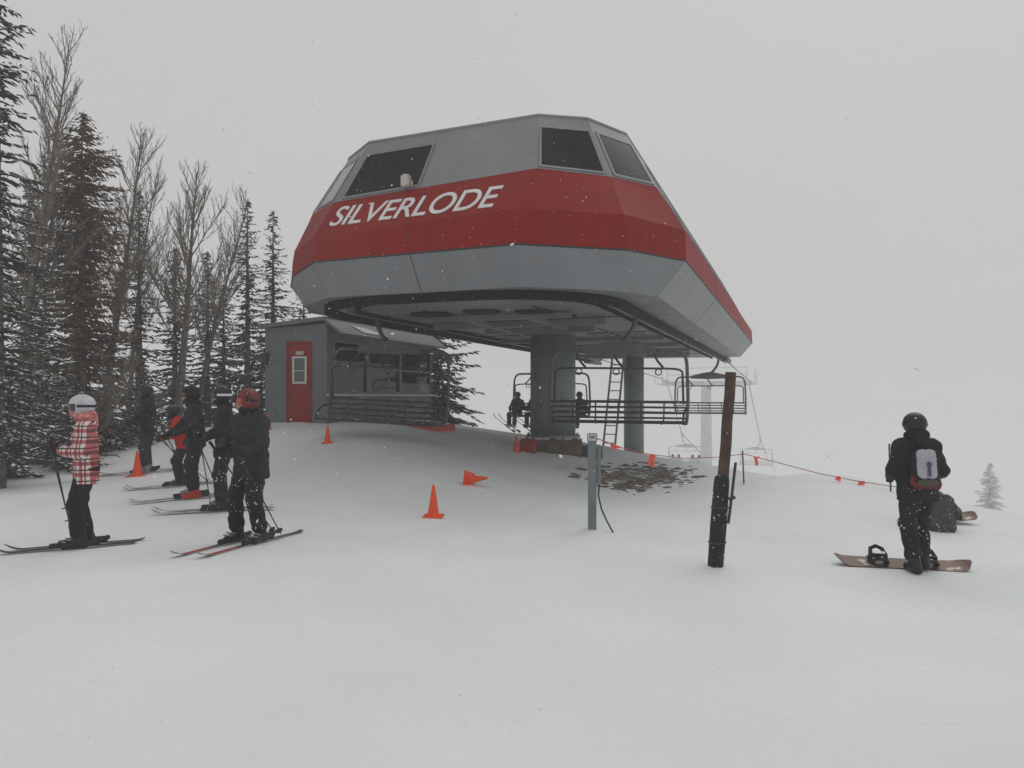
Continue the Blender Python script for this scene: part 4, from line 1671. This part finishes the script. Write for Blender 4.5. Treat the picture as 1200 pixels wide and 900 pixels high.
    # boots
    for i, s in enumerate((-1, 1)):
        a_ = an[i]
        fdir = A((s * .05, -1, 0))
        sh_ = (kn[i] - a_) / np.linalg.norm(kn[i] - a_)
        b_ = SDF(.03)
        z_ = a_[2] - .13
        bs = a_.copy()
        if seated:
            z_ = a_[2] - .11
        bs[2] = z_ + .05
        b_.cap(bs + fdir * -.075, bs + fdir * .15, .05, .046)
        b_.cap(bs + A((0, .03, .03)), a_ + sh_ * (.20 if ski_boots else .14), .062, .072)
        b_.cap(bs + fdir * .02 + A((0, 0, .04)), bs + fdir * .12, .048, .04)
        zz = z_ + .012
        b_.cut.append(lambda X, zz=zz: zz - X[..., 2])
        bo_ = b_.mesh("boot", M[boots], bo, .013 * res)
        if ski_boots:
            bk = MB()
            for (u, zf) in ((.13, .095), (.085, .115), (.0, .20), (-.005, .26)):
                c = bs + fdir * u
                c[2] = z_ + zf
                rr_ = .058 if zf < .15 else .076
                bk.tube([tuple(c + A((rr_ * math.cos(q_), -abs(rr_ * .9) * math.sin(q_) * .8, .01 * math.sin(q_)))) for q_ in np.linspace(-.2, math.pi + .2, 8)], .009, 5)
            bk.build("buckle", M['buckle'], bo_)
    rot = Matrix.Rotation(rz, 3, 'Z')
    return bo, [Vector(loc) + rot @ (Vector(h_) * size) for h_ in ha], [Vector(loc) + rot @ (Vector(a_) * size) for a_ in an], rot


# ------------------------------------------------------------------ skis, poles, boards
def ski(c, rz, L, m, label, group, width=.085, pitch=0.0, roll=0.0, binding='blackplastic', tip_m=None):
    """c = the point under the boot's middle; the tip points to local -y"""
    root = empty("ski", c, rz, label, "ski", group)
    root.rotation_euler = (pitch, roll, rz)
    mb = MB()
    N = 26
    vs, fs = [], []
    for i in range(N + 1):
        u = i / N
        y = L * 0.46 - L * u
        w = width / 2 * (0.78 + 0.5 * (2 * u - 1) ** 2)
        e = (u - .93) / .07
        if e > 0:
            w *= math.sqrt(max(0.02, 1 - e * e))
        e2 = (.03 - u) / .03
        if e2 > 0:
            w *= max(.5, 1 - .5 * e2)
        z = .014
        if u > .86:
            z += .075 * ((u - .86) / .14) ** 2
        if u < .06:
            z += .02 * ((.06 - u) / .06) ** 2
        th = .004 + .012 * (1 - abs(2 * u - 1))
        vs += [(-w, y, z), (w, y, z), (w * .92, y, z + th), (-w * .92, y, z + th)]
    mi = []
    for i in range(N):
        for j in range(4):
            fs.append((4 * i + j, 4 * i + 4 + j, 4 * i + 4 + (j + 1) % 4, 4 * i + (j + 1) % 4))
            mi.append((1 if j in (0, 1, 3) else (2 if (tip_m and (i > N * .62)) else 0)))
    fs += [(0, 1, 2, 3), (4 * N + 3, 4 * N + 2, 4 * N + 1, 4 * N)]
    mi += [0, 0]
    mb.v, mb.f, mb.m = vs, fs, mi
    mb.build("ski_body", [M[m], M['skiedge'], M[tip_m or m]], root)
    mb = MB()
    mb.bbox((0, -.185, .052), (.07, .11, .055), .012)
    mb.bbox((0, .185, .058), (.07, .13, .07), .014)
    mb.bbox((0, .0, .034), (.055, .46, .012), .004)
    mb.bbox((0, .25, .075), (.05, .05, .05), .01)
    mb.build("binding", M[binding], root)
    return root


def skis_under(feet, rz, L, m, who, group, sides=("right", "left"), shift=(0, 0), **kw):
    for i, f in enumerate(feet):
        z = gz(f.x, f.y)
        fw = Matrix.Rotation(rz, 3, 'Z') @ Vector((0, -1, 0))
        c = Vector((f.x, f.y, 0)) + fw * 0.04
        za, zb = gz(*(c + fw * L * .5).xy), gz(*(c - fw * L * .45).xy)
        pitch = math.atan2(zb - za, L * .95)
        zc = max((za + zb) / 2, gz(c.x, c.y)) - .006
        ski((c.x, c.y, zc), rz, L, m, f"{sides[i]} {who}", group, pitch=pitch, **kw)


def pole(hand, tip, label, group, m='darkmetal'):
    h_, t_ = Vector(hand), Vector(tip)
    root = empty("ski_pole", t_, 0, label, "ski pole", group)
    d = (h_ - t_)
    n = d.normalized()
    mb = MB()
    mb.tube([(0, 0, 0), n * .04, d], [.003, .007, .009], 6)
    mb.build("shaft", M[m], root)
    mb = MB()
    mb.tube([d - n * .04, d + n * .0, d + n * .07, d + n * .09], [.013, .017, .017, .022], 8)
    mb.build("grip", M['blackplastic'], root)
    mb = MB()
    mb.tube([n * .06, n * .072], .042, 12)
    mb.build("basket", M['blackplastic'], root)
    return root


GS, GP, GK = "skiers in line at the left", "skis of the skiers in line", "ski poles of the skiers in line"


def at(px, d):
    x = gx(px, d)
    return Vector((x, d, gz(x, d)))


# plaid skier, facing left
a = R(-62)
pL = at(98, 8.6)
pl, hnd, ft, rot = person(pL, a, "skier in red and white plaid jacket and pale helmet facing left", 'plaid', 'brownblack', 'blackplastic', 'whitehelm', 'lens', 'black',
                          hands=((-.13, -.25, 1.12), (.13, -.26, 1.13)), feet=((-.085, .03, .13), (.085, -.05, .13)), pelvis=(0, .03, .94), lean=(0, -.02, 0), size=.97,
                          hood='hoodred', hem=.74, group=GS, strap='blackplastic', bend=((-.5, .7, -.7), (.5, .7, -.7)))
skis_under(ft, a, 1.38, 'skiblack', "slim black ski under the plaid jacket skier", GP)
for i, h_ in enumerate(hnd):
    pole(h_ + rot @ Vector((0, -.06, .03)), (h_.x + .10 + .06 * i, h_.y - .02, pL.z + .38 - .10 * i), ("right" if i == 0 else "left") + " pole of the plaid jacket skier hanging from the hand", GK)

# grey jacket skier with red helmet
a = R(-22)
pF = at(292, 8.75)
pf, hnd, ft, rot = person(pF, a, "skier in charcoal jacket with red helmet standing on red tipped skis", 'charcoal', 'black_snowy', 'blackplastic', 'redhat', 'orangelens', 'black',
                          hands=((-.20, -.27, 1.05), (.14, -.32, 1.06)), feet=((-.15, -.03, .13), (.14, .02, .13)), pelvis=(0, .04, .93), size=1.0, head_yaw=R(-40),
                          hem=.73, group=GS, bulk=1.0)
skis_under(ft, R(-22), 1.72, 'skiblack', "black ski with red tip under the charcoal jacket skier", GP, tip_m='skired')
pole(hnd[1] + rot @ Vector((0, -.06, .04)), pF + Vector((.30, .22, .05)), "pole slanting down across the charcoal jacket skier's leg", GK)
pole(hnd[0] + rot @ Vector((0, -.06, .04)), pF + Vector((.20, .30, .05)), "pole behind the charcoal jacket skier's legs", GK)

# skier with black and white helmet
a = R(-72)
pE = at(262, 10.9)
pe, hnd, ft, rot = person(pE, a, "skier in black with black and white striped helmet behind the charcoal jacket skier", 'black', 'black_snowy', 'blackplastic', 'blackplastic', 'lens', 'black',
                          hands=((-.22, -.28, 1.04), (.2, -.28, 1.0)), size=1.0, group=GS, strap='white', hem=.78)
skis_under(ft, a, 1.62, 'skigrey', "grey ski under the skier with the striped helmet", GP)
pole(hnd[0] + rot @ Vector((0, -.06, .04)), pE + Vector((-.05, -.3, .03)), "right pole of the skier with the striped helmet", GK)
pole(hnd[1] + rot @ Vector((0, -.06, .04)), pE + Vector((-.1, .3, .03)), "left pole of the skier with the striped helmet", GK)

# skier with red boots
a = R(-62)
pD = at(228, 12.1)
pd_, hnd, ft, rot = person(pD, a, "skier in black with bright red ski boots", 'black', 'black', 'redplastic', 'brownblack', 'lens', 'black',
                           hands=((-.24, -.36, 1.0), (.2, -.25, 1.05)), size=1.0, group=GS, bulk=1.05, lean=(0, -.05, 0))
skis_under(ft, a, 1.62, 'skigrey', "grey ski under the red booted skier", GP)
pole(hnd[0] + rot @ Vector((0, -.06, .04)), pD + Vector((.12, -.1, .03)), "pole held by the red booted skier", GK)

# red jacket skier behind
a = R(-75)
pC = at(213, 13.4)
pc, hnd, ft, rot = person(pC, a, "skier in bright red jacket partly hidden behind the red booted skier", 'redcloth', 'black', 'blackplastic', 'blackplastic', 'lens', 'black',
                          hands=((-.22, -.38, .98), (.2, -.36, .98)), pelvis=(0, .06, .91), lean=(0, -.16, -.05), size=.84, group=GS)
skis_under(ft, a, 1.62, 'skigrey', "grey ski under the red jacket skier", GP)
pole(hnd[0] + rot @ Vector((0, -.06, .04)), pC + Vector((.35, -.1, .03)), "right pole of the red jacket skier", GK)
pole(hnd[1] + rot @ Vector((0, -.06, .04)), pC + Vector((.45, .1, .03)), "left pole of the red jacket skier", GK)

# farthest skier
a = R(-78)
pB = at(173, 15.4)
pb, hnd, ft, rot = person(pB, a, "farthest skier of the line, all in black beside an orange cone", 'black', 'charcoal', 'buckle', 'blackplastic', 'lens', 'black',
                          hands=((-.22, -.28, 1.02), (.2, -.28, 1.02)), size=1.0, group=GS)
skis_under(ft, a, 1.66, 'skired', "dull red ski under the farthest skier", GP)

# standing snowboarder, back to the camera
a = R(180 - 3)
pG = at(1074, 8.15)
pg, hnd, ft, rot = person(pG, a, "snowboarder in black seen from behind wearing a backpack and helmet", 'black', 'black_snowy', 'blackplastic', 'blackplastic', 'lens', 'black',
                          hands=((-.20, -.22, 1.02), (.20, -.22, 1.02)), feet=((-.085, -.05, .14), (.085, .14, .13)), pelvis=(0, .03, .93), lean=(0, -.04, 0), size=.955, hem=.78,
                          bend=((-.45, .7, -.7), (.45, .7, -.7)), ski_boots=False, bulk=1.0, strap='blackplastic', hood='black')
# backpack
bp = empty("backpack", pG, a, "black and pale grey backpack with red pockets on the standing snowboarder's back", "backpack")
bp.scale = (.955,) * 3
s_ = SDF(.03)
s_.cap((-.075, .19, 1.02), (-.065, .17, 1.28), .075, .06).cap((.075, .19, 1.02), (.065, .17, 1.28), .075, .06).cap((-.06, .19, 1.02), (.06, .19, 1.02), .085)
s_.wr = .003
s_.mesh("pack_body", M['black'], bp, .014)
s_ = SDF(.02)
s_.cap((-.12, .21, 1.0), (-.115, .20, 1.08), .045, .03).cap((.12, .21, 1.0), (.115, .20, 1.08), .045, .03).cap((-.10, .235, .965), (.10, .235, .965), .035)
s_.mesh("side_pocket", M['packred'], bp, .011)
s_ = SDF(.02)
s_.cap((-.045, .235, 1.09), (-.04, .21, 1.30), .062).cap((.045, .235, 1.09), (.04, .21, 1.30), .062)
s_.mesh("front_panel", M['packgrey'], bp, .012)
s_ = SDF(.02)
s_.cap((-.07, .262, 1.0), (.07, .262, 1.0), .040)
s_.mesh("lower_pocket", M['packolive'], bp, .012)
mb = MB()
mb.box((0, .299, 1.14), (.016, .02, .13), Matrix.Rotation(R(6), 3, 'X'))
mb.tube([(0, .28, 1.205), (0, .303, 1.205)], .022, 10)
mb.build("strap", M['bluestrap'], bp)
for s in (-1, 1):
    mb = MB()
    mb.tube([(s * .10, .12, 1.33), (s * .12, .02, 1.47), (s * .12, -.13, 1.36), (s * .13, -.16, 1.15), (s * .16, .0, 1.0), (s * .12, .14, .98)], .016, 6)
    mb.build("shoulder_strap", M['black'], bp, True)


def snowboard(c, rz, L, label, m='board', pitch=0, roll=0):
    root = empty("snowboard", c, rz, label, "snowboard")
    root.rotation_euler = (pitch, roll, rz)
    N = 26
    vs, fs, mi = [], [], []
    for i in range(N + 1):
        u = 2 * i / N - 1
        x = u * L / 2
        w = .125 * (1 + .16 * u * u)
        e = (abs(u) - .80) / .20
        if e > 0:
            w *= math.sqrt(max(.03, 1 - e * e))
        z = .01 + (.07 * ((abs(u) - .78) / .22) ** 2 if abs(u) > .78 else 0)
        vs += [(x, -w, z), (x, w, z), (x, w, z + .011), (x, -w, z + .011)]
    for i in range(N):
        for j in range(4):
            fs.append((4 * i + j, 4 * i + (j + 1) % 4, 4 * i + 4 + (j + 1) % 4, 4 * i + 4 + j))
            mi.append(1 if j == 0 else 0)
    fs += [(3, 2, 1, 0), (4 * N, 4 * N + 1, 4 * N + 2, 4 * N + 3)]
    mi += [0, 0]
    mb = MB()
    mb.v, mb.f, mb.m = vs, fs, mi
    mb.build("deck", [M[m], M['skiblack']], root)
    for x in (-.25, .27):
        mb = MB()
        mb.tube([(x + .085 * math.cos(q_), .085 * math.sin(q_) * 1.4, .03) for q_ in [2 * math.pi * k / 16 for k in range(17)]], .014, 6, cap=False)
        mb.tube([(x - .085, .0, .03), (x - .08, .02, .10), (x - .06, .09, .14), (x, .11, .16), (x + .06, .09, .14), (x + .08, .02, .10), (x + .085, 0, .03)], .022, 6)
        mb.tube([(x - .085, -.05, .04), (x - .05, -.07, .085), (x + .05, -.07, .085), (x + .085, -.05, .04)], .022, 6)
        mb.tube([(x - .08, .04, .09), (x - .05, -.03, .115), (x + .05, -.03, .115), (x + .08, .04, .09)], .020, 6)
        mb.box((x, 0.02, .027), (.15, .24, .012))
        mb.build("binding", M['blackplastic'], root)
    return root


c = at(1059, 8.25)
snowboard((c.x + .0, c.y + .05, c.z + .02), R(-4), 1.42, "long brown snowboard under the standing snowboarder's boots", roll=R(2.2), pitch=R(13))

# seated snowboarder beyond
a = R(200)
pH = at(1101, 10.8)
ph, hnd, ft, rot = person(pH - Vector((0, 0, .12)), R(175), "snowboarder in grey sitting on the snow behind the standing one", 'greycloth', 'greycloth', 'blackplastic', 'greycloth', 'lens', 'black',
                          hands=((-.26, -.42, .42), (.26, -.42, .42)), feet=((-.25, -.62, .22), (.22, -.62, .22)), pelvis=(0, .10, .25), lean=(0, -.22, -.06), size=.84, seated=True,
                          ski_boots=False, head_pitch=.25)
c2 = at(1106, 11.3)
snowboard((c2.x, c2.y + .05, c2.z + .05), R(27), 1.45, "brown snowboard strapped to the seated snowboarder", pitch=R(10))

# riders on the incoming chair
cr = chair_rid.location
for k, (x, top, legs, lab, sk) in enumerate(((-1.27, 'black', 'maroon', "rider in black jacket and maroon trousers on the chair left of the front column", True),
                                             (-.55, 'charcoal', 'black', "rider in charcoal jacket beside the maroon trousered rider on the chair", True),
                                             (1.22, 'black', 'black', "rider in black at the right end of the chair seen between columns", False))):
    w = cr + rot * 0 @ Vector((0, 0, 0)) + LV * x + LU * 0.0
    base = Vector((w.x, w.y, cr.z - .50))
    p_, hnd, ft, rot_ = person(base, -LA - R(10), lab, top, legs, 'white' if k == 0 else 'blackplastic', 'blackplastic', 'lens', 'black', hands=((-.2, -.38, .72), (.2, -.38, .72)),
                               feet=((-.12, -.58, .14), (.12, -.60, .14)), pelvis=(0, -.17, .60), lean=(0, .03, 0), size=1.0, seated=True, res=1.5, group="riders on the incoming chair")
    if sk:
        for i, f in enumerate(ft):
            q_ = Vector((f.x, f.y, f.z - .16))
            o = ski(q_, -LA - R(48), 1.65, 'skiblack' if k == 0 else 'skigrey', f"{('right', 'left')[i]} ski dangling from the {('maroon trousered', 'charcoal jacketed')[k]} rider", "skis of the chair riders", pitch=R(-38))
# tiny riders far down the line
fl_ = far.location
proto = None
for k, x in enumerate((-1.15, -.62, .55, 1.1)):
    base = fl_ + LV * x
    base = Vector((base.x, base.y, fl_.z - .5))
    lab = ("leftmost", "second from left", "third from left", "rightmost")[k] + " tiny rider on the distant foggy chair"
    if proto is None:
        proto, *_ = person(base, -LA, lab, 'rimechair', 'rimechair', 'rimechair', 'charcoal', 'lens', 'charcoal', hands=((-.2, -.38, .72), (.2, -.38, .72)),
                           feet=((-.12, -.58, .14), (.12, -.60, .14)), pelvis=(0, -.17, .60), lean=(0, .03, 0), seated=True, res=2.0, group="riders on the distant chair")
    else:
        o = copy_tree(proto)
        o.location = base
        o["label"] = lab

# ------------------------------------------------------------------ falling snow
rg = np.random.default_rng(3)
n = 11000
pos = np.stack([rg.uniform(-11, 11, n), rg.uniform(1.6, 15, n), rg.uniform(-.1, 8, n)], 1)
r_ = rg.uniform(.002, .0052, n) * (1 + 0.9 * (rg.uniform(size=n) > .9))
okk = pos[:, 2] > terrain(pos[:, 0], pos[:, 1]) + .03
pos, r_ = pos[okk], r_[okk]
ax_ = rg.normal(size=(len(pos), 3, 3))
ax_[:, 0] /= np.linalg.norm(ax_[:, 0], axis=1, keepdims=True)
ax_[:, 1] -= (ax_[:, 1] * ax_[:, 0]).sum(1, keepdims=True) * ax_[:, 0]
ax_[:, 1] /= np.linalg.norm(ax_[:, 1], axis=1, keepdims=True)
ax_[:, 2] = np.cross(ax_[:, 0], ax_[:, 1])
sc3 = np.stack([r_ * rg.uniform(.9, 1.8, len(r_)), r_ * rg.uniform(.7, 1.1, len(r_)), r_ * rg.uniform(.5, .8, len(r_))], 1)
V = []
for i in range(3):
    for s in (1, -1):
        V.append(pos + s * ax_[:, i] * sc3[:, i:i + 1])
V = np.stack(V, 1).reshape(-1, 3)
fl = np.array([(0, 2, 4), (2, 1, 4), (1, 3, 4), (3, 0, 4), (2, 0, 5), (1, 2, 5), (3, 1, 5), (0, 3, 5)])
Fc = (np.arange(len(pos))[:, None, None] * 6 + fl[None]).reshape(-1, 3)
me = bpy.data.meshes.new("falling_snow")
me.from_pydata(V.tolist(), [], Fc.tolist())
me.polygons.foreach_set("use_smooth", [True] * len(me.polygons))
me.materials.append(M['flake'])
o = bpy.data.objects.new("falling_snow", me)
COL.objects.link(o)
tag(o, "small white snowflakes drifting through the air", "snowflakes", kind="stuff")

# ------------------------------------------------------------------ haze
zmin, zmax = float(GZ.min()) - 1.0, 14.5
hm = bpy.data.materials.new("fog_air")
hm.use_nodes = True
hn, hl = hm.node_tree.nodes, hm.node_tree.links
hn.remove(hn["Principled BSDF"])
pv = hn.new("ShaderNodeVolumePrincipled")
pv.inputs["Color"].default_value = (0.93, 0.93, 0.925, 1)
pv.inputs["Density"].default_value = HAZE_DENSITY
pv.inputs["Anisotropy"].default_value = 0.0
hl.new(pv.outputs[0], hn["Material Output"].inputs["Volume"])
mb = MB()
ex = float(max(abs(gxs).max(), abs(gys).max())) + 5
mb.box((0, 0, (zmin + zmax) / 2), (2 * ex, 2 * ex, zmax - zmin))
o = mb.build("haze", hm)
tag(o, "pale fog filling the air", "haze", kind="stuff")
